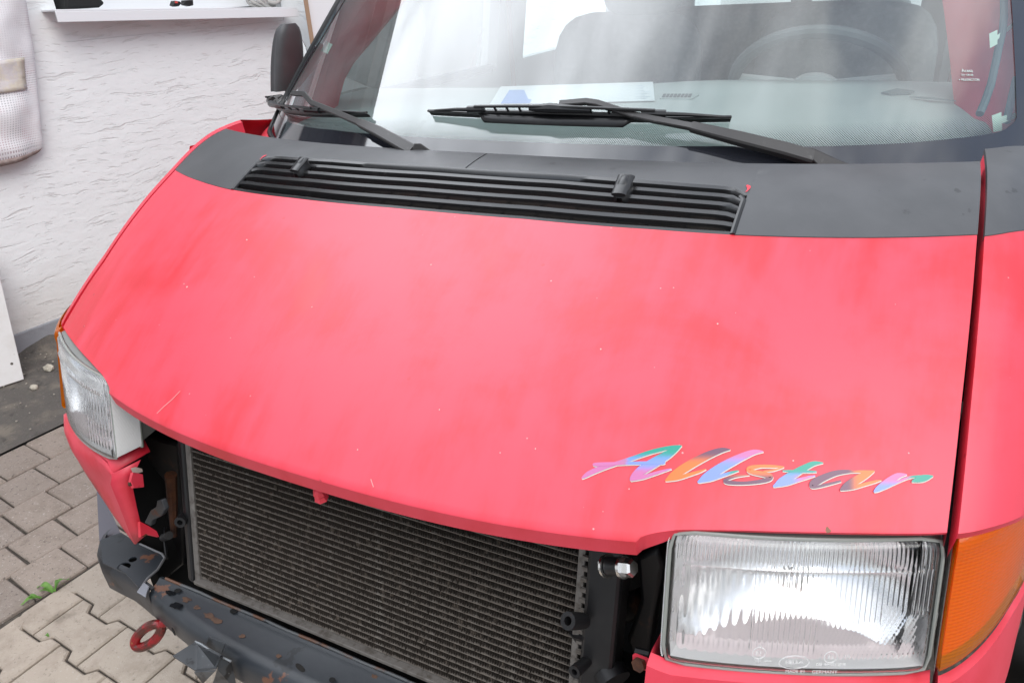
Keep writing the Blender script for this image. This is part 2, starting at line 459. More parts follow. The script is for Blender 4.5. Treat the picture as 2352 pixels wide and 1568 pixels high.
def render_wall():
    m = mat("scraped_white_render", rough=.85); t = NT(m.node_tree); L = m.node_tree.links; b = m.node_tree.nodes["Principled BSDF"]
    co = t.n("ShaderNodeNewGeometry").outputs["Position"]
    wob = t.noise(co, 3, 3)
    warp = t.n("ShaderNodeVectorMath", operation="ADD"); L.new(co, warp.inputs[0])
    cx = t.n("ShaderNodeCombineXYZ"); L.new(t.math("MULTIPLY", wob, .10), cx.inputs[2]); L.new(cx.outputs[0], warp.inputs[1])
    s1 = t.noise(t.mapping(warp.outputs[0], scale=(5, 5.0, 44)), 1.0, 4, .6)
    s2 = t.noise(t.mapping(warp.outputs[0], scale=(14, 15, 90)), 1.0, 3, .6)
    groove = t.ramp(t.math("ADD", s1, t.math("MULTIPLY", t.noise(co, 2.2, 3), .16)), .665, .735, 1.0, 0.0); fine = t.ramp(s2, .60, .70, 1.0, .5)
    h = t.math("MULTIPLY", groove, fine)
    h2 = t.math("ADD", t.math("MULTIPLY_ADD", t.noise(co, 40, 4), .30, h), t.math("MULTIPLY", t.noise(t.mapping(warp.outputs[0], scale=(5, 5, 14)), 1.0, 4), 1.1))
    bp = t.n("ShaderNodeBump", ins={"Strength": .40, "Distance": .011, "Height": h2}); L.new(bp.outputs[0], b.inputs["Normal"])
    sep = t.n("ShaderNodeSeparateXYZ"); L.new(co, sep.inputs[0])
    low = t.ramp(t.math("MULTIPLY_ADD", t.noise(co, 4, 5), .35, sep.outputs[2]), .05, .62, 1, 0)
    c = t.mix(t.math("MULTIPLY", low, .65), (.83, .845, .85), (.60, .57, .52))
    c = t.mix(t.math("MULTIPLY", t.math("SUBTRACT", 1.0, h), .22), c, (.50, .47, .44))
    pit = t.ramp(t.noise(co, 26, 5, .7), .70, .74, 0, .6); c = t.mix(pit, c, (.36, .32, .27))
    L.new(c, b.inputs["Base Color"])
    return m


M_wall = render_wall()
M_plinth = mat("grey_plinth_paint", (.29, .30, .325), .8, world=True, var=[(9, (.20, .20, .21), .5, .7, .7)], bump=(30, .3, .01))
M_asphalt = mat("old_asphalt", (.105, .094, .084), .9, world=True, var=[(6, (.21, .18, .145), .46, .66, .8), (130, (.30, .28, .26), .62, .68, .6), (22, (.05, .045, .04), .55, .7, .7)], bump=(90, .7, .01))
M_joint = mat("dirty_joint_sand", (.060, .050, .042), .95, world=True, var=[(30, (.13, .11, .09), .5, .7, .7)], bump=(120, .6, .01))


def paver_mat(name, a, b_, speck):
    m = mat(name, rough=.9); t = NT(m.node_tree); L = m.node_tree.links; b = m.node_tree.nodes["Principled BSDF"]
    co = t.n("ShaderNodeNewGeometry").outputs["Position"]
    rnd = t.n("ShaderNodeObjectInfo").outputs["Random"]
    c = t.mix(rnd, (*a, 1), (*b_, 1))
    c = t.mix(t.ramp(t.noise(co, 14, 6, .65), .42, .7, 0, .55), c, (a[0] * .62, a[1] * .60, a[2] * .58, 1))
    c = t.mix(t.ramp(t.noise(co, 120, 4, .75), .58, .68, 0, speck), c, (.46, .42, .38, 1))
    c = t.mix(t.ramp(t.noise(co, 85, 4, .75), .58, .68, 0, speck * .9), c, (.085, .072, .062, 1))
    c = t.mix(t.ramp(t.noise(co, 5, 5, .7), .62, .72, 0, .55), c, (.17, .14, .11, 1))
    L.new(c, b.inputs["Base Color"])
    bp = t.n("ShaderNodeBump", ins={"Strength": .45, "Distance": .004, "Height": t.noise(co, 170, 4, .7)}); L.new(bp.outputs[0], b.inputs["Normal"])
    return m


M_paver = paver_mat("worn_square_paver", (.31, .255, .215), (.245, .205, .178), .9)
M_hpaver = paver_mat("sandy_interlocking_paver", (.41, .345, .285), (.355, .305, .255), .55)

# ------------------------------------------------------------------ the ground
E1 = np.array([.9929, -.119, 0]); E2 = np.array([.119, .9929, 0])
def gp(a, b, z=GZ): p = E1 * a + E2 * b; p[2] = z; return p

mb = MB(); mb.grid([[(-60, -60, GZ - .035), (60, -60, GZ - .035)], [(-60, 60, GZ - .035), (60, 60, GZ - .035)]])
M_yard = mat("grey_yard_asphalt", (.20, .195, .19), .9, world=True, var=[(3, (.26, .25, .24), .4, .7, .7), (150, (.33, .32, .31), .6, .7, .5)], bump=(120, .5, .006))
tag(obj("ground", mb, M_yard, smooth=False), "grey asphalt yard around and under the red van", kind="structure")

pave = bpy.data.objects.new("pavement", None); COL.objects.link(pave); pave.location = (-1.4, 0, GZ)
tag(pave, "pavement of worn square and interlocking concrete pavers left of the van", kind="structure")
mb = MB(); mb.grid([[gp(-2.31, -1.3, GZ - .012), gp(1.5, -1.3, GZ - .012)], [gp(-2.31, 1.4, GZ - .012), gp(1.5, 1.4, GZ - .012)]])
obj("joint_bed", mb, M_joint, pave, smooth=False)


def paver_mesh(name, poly, m):
    def inset(p, k):
        c = np.mean(poly, axis=0); out = []
        n = len(p)
        for i in range(n):
            a, b, d = np.array(p[i - 1]), np.array(p[i]), np.array(p[(i + 1) % n])
            t1 = (b - a) / np.linalg.norm(b - a); t2 = (d - b) / np.linalg.norm(d - b)
            n1 = np.array([-t1[1], t1[0]]); n2 = np.array([-t2[1], t2[0]]); mm = n1 + n2; mm /= max(mm @ n1, .3)
            out.append(b + mm * k)
        return out
    lo = [(x, y, -.05) for x, y in poly]; mid = [(x, y, -.005) for x, y in poly]; top = [(p[0], p[1], 0) for p in inset(poly, .004)]
    n = len(poly); b = MB(); b.add(lo + mid + top, [(i, (i + 1) % n, n + (i + 1) % n, n + i) for i in range(n)] + [(n + i, n + (i + 1) % n, 2 * n + (i + 1) % n, 2 * n + i) for i in range(n)] + [tuple(range(2 * n, 3 * n))])
    me = bpy.data.meshes.new(name); me.from_pydata(b.v, [], b.f); me.materials.append(m); return me


def put_paver(me, a, b, jz=.003, rot=0.012, turn=0.):
    o = bpy.data.objects.new("paver", me); COL.objects.link(o); adopt(o, pave)
    p = gp(a, b, GZ + random.uniform(-jz, jz)); o.location = Vector(p)
    o.rotation_euler = (random.uniform(-.012, .012), random.uniform(-.012, .012), math.atan2(E1[1], E1[0]) + turn + random.uniform(-rot, rot))


rows = [(-1.560, -1.385, .122), (-1.723, -1.560, .033), (-1.905, -1.723, .098), (-2.10, -1.905, .300), (-2.30, -2.10, .21)]
for (a0, a1, ph) in rows:
    w = (a1 - a0) / 2 - .0034; h = .1535 / 2 - .0034
    shapes = []
    for k in range(3):
        r = lambda: random.uniform(-.003, .003); c = .004
        shapes.append(paver_mesh("paver_square", [(-w + r(), -h + c), (-w + c, -h + r()), (w - c, -h + r()), (w + r(), -h + c), (w + r(), h - c), (w - c, h + r()), (-w + c, h + r()), (-w + r(), h - c)], M_paver))
    for k in range(-6, 8):
        put_paver(random.choice(shapes), (a0 + a1) / 2, ph + (k + .5) * .1535)
L2, FT, WT, XF, XW, J = .106, .0755, .0515, .0625, .0435, .0030
ip = [(-L2 + J, -FT + J), (-XF - J, -FT + J), (-XW - J, -WT + J), (XW + J, -WT + J), (XF + J, -FT + J), (L2 - J, -FT + J), (L2 - J, FT - J), (XF + J, FT - J), (XW + J, WT - J), (-XW - J, WT - J), (-XF - J, FT - J), (-L2 + J, FT - J)]
hm = paver_mesh("paver_interlocking", ip, M_hpaver)
half = paver_mesh("paver_interlocking_half", [(0 - .003, -FT + J), (0.035, -FT + J), (.050, -WT + J), (.103, -WT + J), (.103, WT - J), (.05, WT - J), (.035, FT - J), (-.003, FT - J)], M_hpaver)
HR = .045
for r in range(-8, 8):
    off = 0 if r % 2 == 0 else L2
    for k in range(-1, 13):
        la, lb_ = off + k * 2 * L2, r * .127
        a = -1.157 + la * math.cos(HR) - lb_ * math.sin(HR); b_ = -.026 + la * math.sin(HR) + lb_ * math.cos(HR)
        if a - L2 < -1.395: continue
        if a > (1.3 if r < 2 else .1): continue
        put_paver(hm, a, b_, .0015, .003, HR)
mb = MB()
for r in range(-8, 8):
    a1 = (0 if r % 2 == 0 else L2) - L2; b1 = r * .127
    edge_ = lambda l: -1.157 + l * math.cos(HR) - b1 * math.sin(HR)
    while edge_(a1 - 2 * L2) > -1.395: a1 -= 2 * L2
    gap = edge_(a1) + 1.372
    if gap > .03:
        w = gap / 2 - .003; la = a1 - gap / 2
        fl_ = min(w, L2 - XF - J); fw = min(w * .9, L2 - XW - J)
        me = paver_mesh("paver_filler", [(-w, -WT + J), (w - fl_ * 1.18 if w > .06 else -w + .004, -WT + J), (w - fl_ if w > .06 else -w + .008, -FT + J), (w, -FT + J), (w, FT - J), (w - fl_ if w > .06 else -w + .008, FT - J), (w - fl_ * 1.18 if w > .06 else -w + .004, WT - J), (-w, WT - J)], M_hpaver)
        put_paver(me, edge_(la), -.026 + la * math.sin(HR) + b1 * math.cos(HR), .0015, .003, HR)

mb = MB(); rowsA = []
from mathutils import noise as nz
for i in range(151):
    b = -2.5 + i * .04; row = []
    for a in np.linspace(-3.25, -2.303, 42):
        hh = .006 * nz.noise(Vector((a * 6, b * 6, 0))) + .003 * nz.noise(Vector((a * 22, b * 22, 4)))
        heap = math.exp(-((a + 3.17) / .11) ** 2) * (.030 + .040 * nz.noise(Vector((b * 5, 2, a * 3))) + .018 * nz.noise(Vector((a * 25, b * 25, 1))))
        edge = min(1, (-2.303 - a) / .05)
        row.append(gp(a, b, GZ + .004 + hh * edge + max(0, heap)))
    rowsA.append(row)
mb.grid(rowsA)
tag(obj("asphalt_strip", mb, M_asphalt), "dark worn asphalt strip between the pavers and the white wall", kind="structure")
# crumbs of mortar and grit at the foot of the wall
mb = MB()
for i in range(340):
    b = random.uniform(.2, 2.2); a = -3.18 + abs(random.gauss(0, .16)) + .03
    if random.random() < .35: a = random.uniform(-3.1, -2.35)
    s = random.uniform(.002, .008) * (1.8 if random.random() < .08 else 1); p = gp(a, b, GZ + .010 + s * .3)
    k = np.array([[random.uniform(.5, 1) * s * x for x in q] for q in ((1, 0, 0), (0, 1, 0), (-1, 0, 0), (0, -1, 0), (0, 0, .9), (0, 0, -.6))])
    mb.add([p + q for q in k], [(0, 1, 4), (1, 2, 4), (2, 3, 4), (3, 0, 4), (1, 0, 5), (2, 1, 5), (3, 2, 5), (0, 3, 5)])
M_grit = mat("mortar_crumbs", (.34, .31, .26), .9, world=True, var=[(9, (.16, .14, .12), .45, .6, .9)])
tag(obj("grit", mb, M_grit, smooth=False), "mortar crumbs and grit scattered at the foot of the wall", kind="stuff")
def stone(p, s, lab, seed):
    rnd = random.Random(seed); bm = bmesh.new(); bmesh.ops.create_icosphere(bm, subdivisions=2, radius=1)
    b = MB()
    for v_ in bm.verts:
        k = 1 + rnd.uniform(-.16, .16); v_.co = (v_.co.x * s[0] * k, v_.co.y * s[1] * k, v_.co.z * s[2] * k)
    b.add([np.array(v_.co) + p for v_ in bm.verts], [tuple(q.index for q in f.verts) for f in bm.faces]); bm.free()
    tag(obj("stone", b, mat("pale_stone", (.50, .46, .38), .85, var=[(40, (.3, .27, .22), .45, .65, .8)], bump=(90, .4, .004)), angle=50), lab, "stone", "loose stones below the wall")
stone(at_z(112, 845, GZ + .015), (.030, .022, .016), "pale flat stone beside the cracked grey plinth, half behind the headlight", 1)
stone(at_z(78, 889, GZ + .01), (.020, .016, .012), "small yellowish mortar lump lying on the asphalt below the plinth", 2)

# weeds in the joint between the two kinds of paver
M_leaf = mat("weed_leaf", (.085, .20, .030), .5, var=[(40, (.16, .30, .06), .4, .7, .8)], Subsurface_Weight=.0)
def leaf(root, tip, wd, lift, parent):
    b = MB(); root = np.array(root); tip = np.array(tip); ax = tip - root; sd = np.cross(ax, [0, 0, 1.]); sd /= np.linalg.norm(sd); rowsL = []
    for i in range(8):
        t = i / 7; c = root + ax * t + np.array([0, 0, lift * math.sin(math.pi * min(t * 1.15, 1))]); w = wd * math.sin(math.pi * min(.08 + t * .92, 1)) ** .8 + .0004
        rowsL.append([c - sd * w + np.array([0, 0, w * .35]), c, c + sd * w + np.array([0, 0, w * .35])])
    b.grid(rowsL); obj("leaf", b, M_leaf, parent, angle=60)
w1 = thing("weed", "small green weed with three leaves between square and interlocking pavers", "weed", at_z(128, 1357, GZ), "weeds in the paver joint")
for (r_, t_, wd, lf) in (((126, 1358), (160, 1327), .006, .020), ((124, 1357), (84, 1347), .009, .018), ((128, 1358), (150, 1340), .004, .03), ((122, 1360), (90, 1356), .006, .010)):
    leaf(at_z(*r_, GZ + .002), at_z(*t_, GZ + .006), wd, lf, w1)
w2 = thing("weed", "flat green weed leaf lying nearest the picture's lower left in the joint", "weed", at_z(85, 1378, GZ), "weeds in the paver joint")
for (r_, t_, wd, lf) in (((96, 1372), (46, 1389), .008, .012), ((92, 1374), (58, 1378), .005, .016)):
    leaf(at_z(*r_, GZ + .003), at_z(*t_, GZ + .005), wd, lf, w2)
w3 = thing("weed", "tiny moss-like sprout at the edge of an interlocking paver", "weed", at_z(110, 1460, GZ), "weeds in the paver joint")
leaf(at_z(112, 1461, GZ + .002), at_z(104, 1457, GZ + .004), .004, .006, w3)

# ------------------------------------------------------------------ the house wall
house = thing("house", "white scraped-render house wall with grey plinth and white window sill", "house", (-3.0, 1.6, GZ))
def wp(y, z, o=0.): return np.array([-3.06 + .12 * (y - 1.12) + .9929 * o, y - .119 * o, z])
def wall_box(b, y0, y1, z0, z1, o0, o1):
    b.add([wp(y0, z0, o0), wp(y0, z0, o1), wp(y1, z0, o1), wp(y1, z0, o0), wp(y0, z1, o0), wp(y0, z1, o1), wp(y1, z1, o1), wp(y1, z1, o0)],
          [(0, 1, 2, 3), (4, 7, 6, 5), (0, 4, 5, 1), (1, 5, 6, 2), (2, 6, 7, 3), (3, 7, 4, 0)])
WY0, WY1, WZ0, WZ1 = 1.80, 3.13, 1.33, 2.02
mb = MB()
wall_box(mb, -7, WY0, GZ, 2.95, -.28, 0); wall_box(mb, WY1, 11, GZ, 2.95, -.28, 0)
wall_box(mb, WY0, WY1, GZ, WZ0, -.28, 0); wall_box(mb, WY0, WY1, WZ1, 2.95, -.28, 0)
obj("wall", mb, M_wall, house, smooth=False)
M_clad = mat("unseen_dark_cladding", (.045, .05, .058), .55, var=[(6, (.07, .072, .08), .4, .7, .7)])  # unseen boards, added to darken the house's reflection in the windscreen
for k in range(5):
    mb = MB(); wall_box(mb, -7, 11, 2.04 + .18 * k, 2.04 + .18 * k + .174, .001, .022 + .004 * (k % 2)); obj("unseen_dark_board", mb, M_clad, house, smooth=False)
mb = MB(); wall_box(mb, -7, 11, GZ - .02, .062, -.02, .012)
obj("plinth", mb, M_plinth, house, smooth=False, bevel=.006)
# sill: a sheet metal slab falling slightly along the wall
def sl_(y): return -.052 * (y - 1.77)
mb = MB()
y0, y1 = 1.73, 3.14
for (o0, o1, za, zb) in ((-.14, .125, .028, .036), (.118, .127, -.018, .0279)):
    mb.add([wp(y0, 1.436 + za + sl_(y0), o0), wp(y0, 1.436 + za + sl_(y0), o1), wp(y1, 1.436 + za + sl_(y1), o1), wp(y1, 1.436 + za + sl_(y1), o0),
            wp(y0, 1.436 + zb + sl_(y0), o0), wp(y0, 1.436 + zb + sl_(y0), o1), wp(y1, 1.436 + zb + sl_(y1), o1), wp(y1, 1.436 + zb + sl_(y1), o0)],
           [(0, 3, 2, 1), (4, 5, 6, 7), (0, 1, 5, 4), (1, 2, 6, 5), (2, 3, 7, 6), (3, 0, 4, 7)])
bs = MB(); qa, qb = WY0 + .001, WY1 - .001
bs.add([wp(qa, WZ0 + .001, -.27), wp(qa, WZ0 + .001, -.002), wp(qb, WZ0 + .001, -.002), wp(qb, WZ0 + .001, -.27), wp(qa, 1.4630 + sl_(qa), -.27), wp(qa, 1.4630 + sl_(qa), -.002), wp(qb, 1.4630 + sl_(qb), -.002), wp(qb, 1.4630 + sl_(qb), -.27)],
       [(0, 3, 2, 1), (4, 5, 6, 7), (0, 1, 5, 4), (1, 2, 6, 5), (2, 3, 7, 6), (3, 0, 4, 7)])
obj("wall_ledge", bs, M_wall, house, smooth=False)
obj("window_sill", mb, M_white, house, smooth=False, bevel=.002)
fr_ = MB()
for (a, b, c, d) in ((WY0, WY1, WZ0 + .09, WZ0 + .22), (WY0, WY1, WZ1 - .08, WZ1), (WY0, WY0 + .08, WZ0 + .22, WZ1 - .08), (WY1 - .08, WY1, WZ0 + .22, WZ1 - .08), (2.45, 2.53, WZ0 + .22, WZ1 - .08)):
    wall_box(fr_, a, b, c, d, -.19, -.13)
wf = obj("window", fr_, M_white, house, smooth=False, bevel=.004)
for (a, b) in ((WY0 + .08, 2.45), (2.53, WY1 - .08)):
    pn = MB(); wall_box(pn, a, b, WZ0 + .22, WZ1 - .08, -.165, -.155); obj("pane", pn, clear_glass("house_pane", (.8, .86, .86)), wf, smooth=False)
cu = MB(); wall_box(cu, WY0, WY1, WZ0 + .03, WZ1, -.26, -.25); obj("curtain", cu, mat("white_curtain", (.74, .74, .76), .8), house, smooth=False)
# eave with fascia and gutter, tiled roof behind it
mb = MB(); wall_box(mb, -7, 11, 2.95, 2.98, -.28, .42); obj("eave", mb, mat("brown_eave", (.09, .06, .045), .7), house, smooth=False)
mb = MB(); wall_box(mb, -7, 11, 2.98, 3.14, .39, .42); obj("fascia_board", mb, mat("dark_fascia", (.055, .045, .04), .6), house, smooth=False)
mb = MB(); mb.add([wp(-7, 3.16, .45), wp(11, 3.16, .45), wp(11, 3.7, -4), wp(-7, 3.7, -4)], [(0, 1, 2, 3)]); obj("roof", mb, mat("dark_roof_tiles", (.08, .05, .045), .8, bump=((4, 1, 12), .5, .03)), house, smooth=False, solid=.05)

# things on and by the wall
def blob(name, c, r, m, seed, parent=None, amp=.12, squash=None, sub=3, freq=3.0):
    from mathutils import noise as nz
    bm = bmesh.new(); bmesh.ops.create_icosphere(bm, subdivisions=sub, radius=1); b = MB()
    vs = []
    for v_ in bm.verts:
        k = 1 + amp * nz.noise(v_.co * freq + Vector((seed * 7.3, seed, 0)))
        q = np.array([v_.co.x * r[0] * k, v_.co.y * r[1] * k, v_.co.z * r[2] * k])
        if squash is not None and q[2] < squash: q[2] = squash
        vs.append(np.array(c) + q)
    b.add(vs, [tuple(q.index for q in f.verts) for f in bm.faces]); bm.free()
    return obj(name, b, m, parent, angle=60)
M_bag = mat("black_cloth", (.008, .008, .009), .75, bump=(40, .3, .006))
zb = 1.473
mb = MB(); P = lambda u, v: at_plane(u, v, (.9929, -.119, 0), .9929 * (-3.06 - .12 * 1.12) + .0 + .06)
pts = [P(153, 21), P(206, 19), P(230, 18), P(243, 8), P(236, 1), P(225, -14), P(190, -26), P(150, -20)]
mb.prism(pts, (-.13, .015, 0))
tag(obj("black_bag", mb, M_bag, bevel=.012, angle=50), "black cloth bag standing at the left end of the white window sill", "bag")
M_redbit = mat("red_sticker", (.55, .06, .05), .5)
for (pp, lab) in ((((397, 13), (401, 2), (415, 4), (417, 9), (412, 15), (404, 16)), "small black plastic clip with a reddish end, left one of two on the sill"), (((424, 12), (424, 1), (444, 0), (445, 13), (436, 15)), "small squarish black plastic clip, right one of two on the sill")):
    mb = MB(); mb.prism([P(*q) for q in pp], (-.035, .004, 0)); o = tag(obj("plastic_clip", mb, M_plastic, bevel=.004), lab, "clip", "black clips on the sill")
    if "reddish" in lab:
        mb = MB(); mb.prism([P(u, v) + np.array([.002, 0, 0]) for u, v in ((401, 3), (408, 4), (408, 8), (402, 8))], (-.002, 0, 0)); s_ = obj("sticker", mb, M_redbit); s_.parent = o
mb = MB(); c0 = P(622, -12)
for k in range(5):
    rr = .135 - .018 * k; path = [c0 + np.array([-.05 + .012 * k, 0, 0]) + np.array([.02 * math.sin(3 * a + k), rr * math.cos(a), (.075 + .004 * k) * rr / .135 * math.sin(a) + .004 * math.sin(5 * a + k)]) for a in np.linspace(0, 2 * math.pi, 40)[:-1]]
    mb.tube(path, .009, 8, closed=True)
tag(obj("cable_coil", mb, mat("pale_grey_cable", (.46, .45, .43), .6)), "pale grey cable coiled at the right end of the window sill", "cable coil")

# leaning panels
bn = thing("panel", "white panel with a raw brown edge leaning on the wall behind the van's mirror", "panel", (-2.45, 3.3, GZ))
A0, A1 = at_x(687, -60, -2.64), at_x(716, 122, -2.64)
def lean(b, pa, pb, wdir, wd, th):
    pa, pb = np.array(pa), np.array(pb); ax = pb - pa
    pb = pa + ax * ((GZ - pa[2]) / ax[2]) if ax[2] < 0 else pb
    b.prism([pa, pb, pb + wdir * wd, pa + wdir * wd], th)
    return pa, pb
mb = MB(); lean(mb, A0, A1, np.array([.7, .72, 0]), .024, (.02, -.02, 0)); obj("panel_edge", mb, mat("raw_wood_edge", (.36, .24, .16), .8, bump=((60, 60, 4), .3, .003)), bn, smooth=False)
mb = MB(); lean(mb, A0 + np.array([.018, .020, 0]), A1 + np.array([.018, .020, 0]), np.array([.55, .83, 0]), 1.1, (-.015, .010, 0)); obj("panel_face", mb, M_white, bn, smooth=False)
# board at the lower left
mb = MB()
q = [at_z(56, 871, GZ + .012), at_x(0, 635, at_z(56, 871, GZ)[0] - .12)]
q[1] = q[0] + (q[1] - q[0]) * 1.25
dirL = at_z(0, 889, GZ + .012) - q[0]; dirL /= np.linalg.norm(dirL)
mb.prism([q[0], q[1], q[1] + dirL * .5, q[0] + dirL * .5], (-.016, .002, -.004))
for k in (0,):
    pass
bd = tag(obj("board", mb, mat("chalky_white_board", (.60, .59, .58), .6, var=[(5, (.50, .48, .45), .45, .7, .7), (60, (.42, .39, .34), .66, .72, .6)]), bevel=.003), "chalky white board standing at the wall beside the cracked grey plinth", "board")
sc_ = MB(); cp = at_plane(27, 835, np.cross(q[1] - q[0], dirL), np.cross(q[1] - q[0], dirL) @ q[0]); nn_ = np.cross(q[1] - q[0], dirL); nn_ = nn_ / np.linalg.norm(nn_); nn_ = nn_ if nn_[0] > 0 else -nn_
sc_.lathe([(.0, .003), (.005, .0025), (.006, 0)], cp, nn_, 12); s_ = obj("screw", sc_, mat("dark_screw", (.08, .07, .06), .6)); s_.parent = bd

# mesh sack hanging on the wall
def mesh_cloth():
    m = mat("woven_mesh_sack", rough=.6); t = NT(m.node_tree); L = m.node_tree.links; b = m.node_tree.nodes["Principled BSDF"]
    uv = t.n("ShaderNodeUVMap", uv_map="UV").outputs[0]; sp = t.n("ShaderNodeSeparateXYZ"); L.new(uv, sp.inputs[0])
    k = 2 * math.pi / .0098
    a = t.math("SINE", t.math("MULTIPLY", sp.outputs[0], k)); c_ = t.math("SINE", t.math("MULTIPLY", sp.outputs[1], k))
    hole = t.math("MULTIPLY", t.ramp(a, -.15, .20, 0, 1), t.ramp(c_, -.15, .20, 0, 1))
    co = t.n("ShaderNodeTexCoord").outputs["Object"]
    content = t.mix(t.ramp(t.noise(co, 7, 3), .42, .58, 0, 1), (.36, .08, .12), (.12, .14, .16))
    content = t.mix(t.ramp(t.noise(t.mapping(co, loc=(3, 1, 2)), 5.5, 2), .52, .58, 0, .9), content, (.62, .62, .66))
    fog = t.ramp(t.noise(t.mapping(co, loc=(8, 1, 2)), 5, 3), .42, .66, .10, .60)
    col = t.mix(t.math("MULTIPLY", hole, fog), (.80, .79, .81), content)
    L.new(col, b.inputs["Base Color"])
    bp = t.n("ShaderNodeBump", ins={"Strength": .5, "Distance": .003, "Height": t.math("SUBTRACT", 1.0, hole)}); L.new(bp.outputs[0], b.inputs["Normal"])
    return m
sack = thing("mesh_sack", "white woven mesh sack of red and white rags hanging on the wall", "sack", wp(1.45, .86, .1))
ys_r = [(-80, 48), (0, 62), (60, 74), (110, 84), (200, 95), (260, 102), (300, 106), (333, 112)]
rows_ = []; uvs = []
from mathutils import noise as nz
NV, NU = 44, 26
for i in range(NV + 1):
    v_ = -60 + (333 + 60) * i / NV
    ur = np.interp(v_, [a for a, _ in ys_r], [b for _, b in ys_r]); row = []
    zc = at_plane(ur, v_, (.9929, -.119, 0), .9929 * (-3.06 - .12 * 1.12) + .05)
    yl = zc[1] - .42
    for j in range(NU + 1):
        a = j / NU; ang = math.pi * a
        yy = yl + (zc[1] - yl) * (.5 - .5 * math.cos(ang)); dep = .075 * math.sin(ang) ** .7 * (1 - .25 * (i / NV)) + .012
        if i == NV: dep *= .75
        k = nz.noise(Vector((yy * 9, zc[2] * 7, 3.3))) * .040 + nz.noise(Vector((yy * 24, zc[2] * 14, 1.3))) * .008
        row.append(wp(yy - .02 * (i / NV) * a, zc[2] - .10 * (1 - a) * (i / NV) * 0 - .02 * math.sin(ang) * (i == NV), .03 + dep + k * math.sin(ang)))
    rows_.append(row)
mb = MB(); mb.grid(rows_)
so_ = obj("mesh_fabric", mb, mesh_cloth(), sack, angle=80)
uvl = so_.data.uv_layers.new(name="UV")
for lp in so_.data.loops:
    i_, j_ = divmod(lp.vertex_index, NU + 1); uvl.data[lp.index].uv = (j_ * .0205, i_ * .0168)
br = rows_[-1]; mb = MB(); mb.grid([br, [np.array(p) * np.array([1, 1, 0]) + np.array([-.01, -.01, p[2] - .024 * math.sin(math.pi * j / NU) ** .8 - .003]) for j, p in enumerate(br)]])
obj("sack_bottom", mb, mat("stained_sack_bottom", (.40, .33, .31), .8, var=[(30, (.25, .18, .16), .4, .6, .7)]), sack, solid=.004)
lb = []
for i in range(11):
    row = []
    for j in range(9):
        r_ = rows_[int(NV * (.485 + .018 * i))]; a = .30 + .055 * j; x = a * NU; k = int(x)
        p = np.array(r_[k]) * (1 - x + k) + np.array(r_[min(k + 1, NU)]) * (x - k); row.append(p + np.array([.006, 0, 0]))
    lb.append(row)
mb = MB(); mb.grid(lb); obj("label", mb, mat("cream_label", (.66, .60, .50), .6, var=[(12, (.62, .58, .60), .45, .6, .8)], bump=(30, .4, .01)), sack, solid=.002)

# ------------------------------------------------------------------ the van
van = thing("van", "faded red van with black bonnet edge, its grille and bumper cover taken off", "van", (0, 0, GZ))
VAN = van

# bonnet -------------------------------------------------------------
BX = [-.755, -.6, -.472, -.28, -.07, .165, .36, .468, .58, .68, .755]; BG = [.341, .348, .352, .362, .367, .368, .361, .354, .348, .343, .340]
def g_black(x): return interp(x, BX, BG)
def g_rear(x): return .56 - .056 * (abs(x) / .755) ** 1.8
_hl = [meet(u, v_, F_bonnet, .2, 2.2, 400) for u, v_ in ((1545, 1212), (1620, 1213), (1700, 1214), (1800, 1217), (1900, 1219), (2000, 1221), (2100, 1222), (2165, 1221))]
GFX = [.30] + [float(P[0]) for P in _hl] + [.80]; GFY = [float(P[1]) + .035 - bow(float(P[0])) for P in _hl]; GFY = [GFY[0]] + GFY + [GFY[-1]]
def g_front(x):
    a = abs(x); t = min(max((a - .450) / .036, 0), 1); return interp(a, GFX, GFY) * math.sqrt(t * (2 - t))
xs = sorted(set([round(a, 4) for a in np.linspace(-.755, .755, 101)] + [s * a for s in (-1, 1) for a in (.450, .453, .457, .462, .468, .475, .486)]))
mb = MB(); rows_ = []
for i in range(33):
    w = i / 32; rows_.append([bonnet_pt(x, g_front(x) + (g_black(x) - g_front(x)) * w ** 1.15) for x in xs])
def lip(x):
    c = bonnet_pt(x, g_front(x)); a = abs(x)
    if a <= .450: k = 1.0; dx = 0
    else: k = max(0., 1 - (a - .450) / .036) ** .6 * .82 + .18; dx = .018 * math.sin(math.pi * min((a - .45) / .036, 1) * .5 + .0) * (1 - min((a - .45) / .05, 1))
    return [c + np.array([math.copysign(dx * .5, x), -.0015, -.0032 * k]), c + np.array([math.copysign(dx, x), .0035 * k, -.0265 * k]), c + np.array([math.copysign(dx, x), .008, -.029 * k]), c + np.array([math.copysign(dx, x), .018, -.027 * k])]
lips = [lip(x) for x in xs]
for k in range(4): rows_.insert(0, [l[k] for l in lips])
nfl = [[p + np.array([math.copysign(.001, p[0]), .002, -.02]) for p in (r[0], r[-1])] for r in rows_]
rows_ = [[f[0]] + r + [f[1]] for f, r in zip(nfl, rows_)]
mb.grid(rows_)
bonnet = obj("bonnet", mb, M_red, van, angle=32)

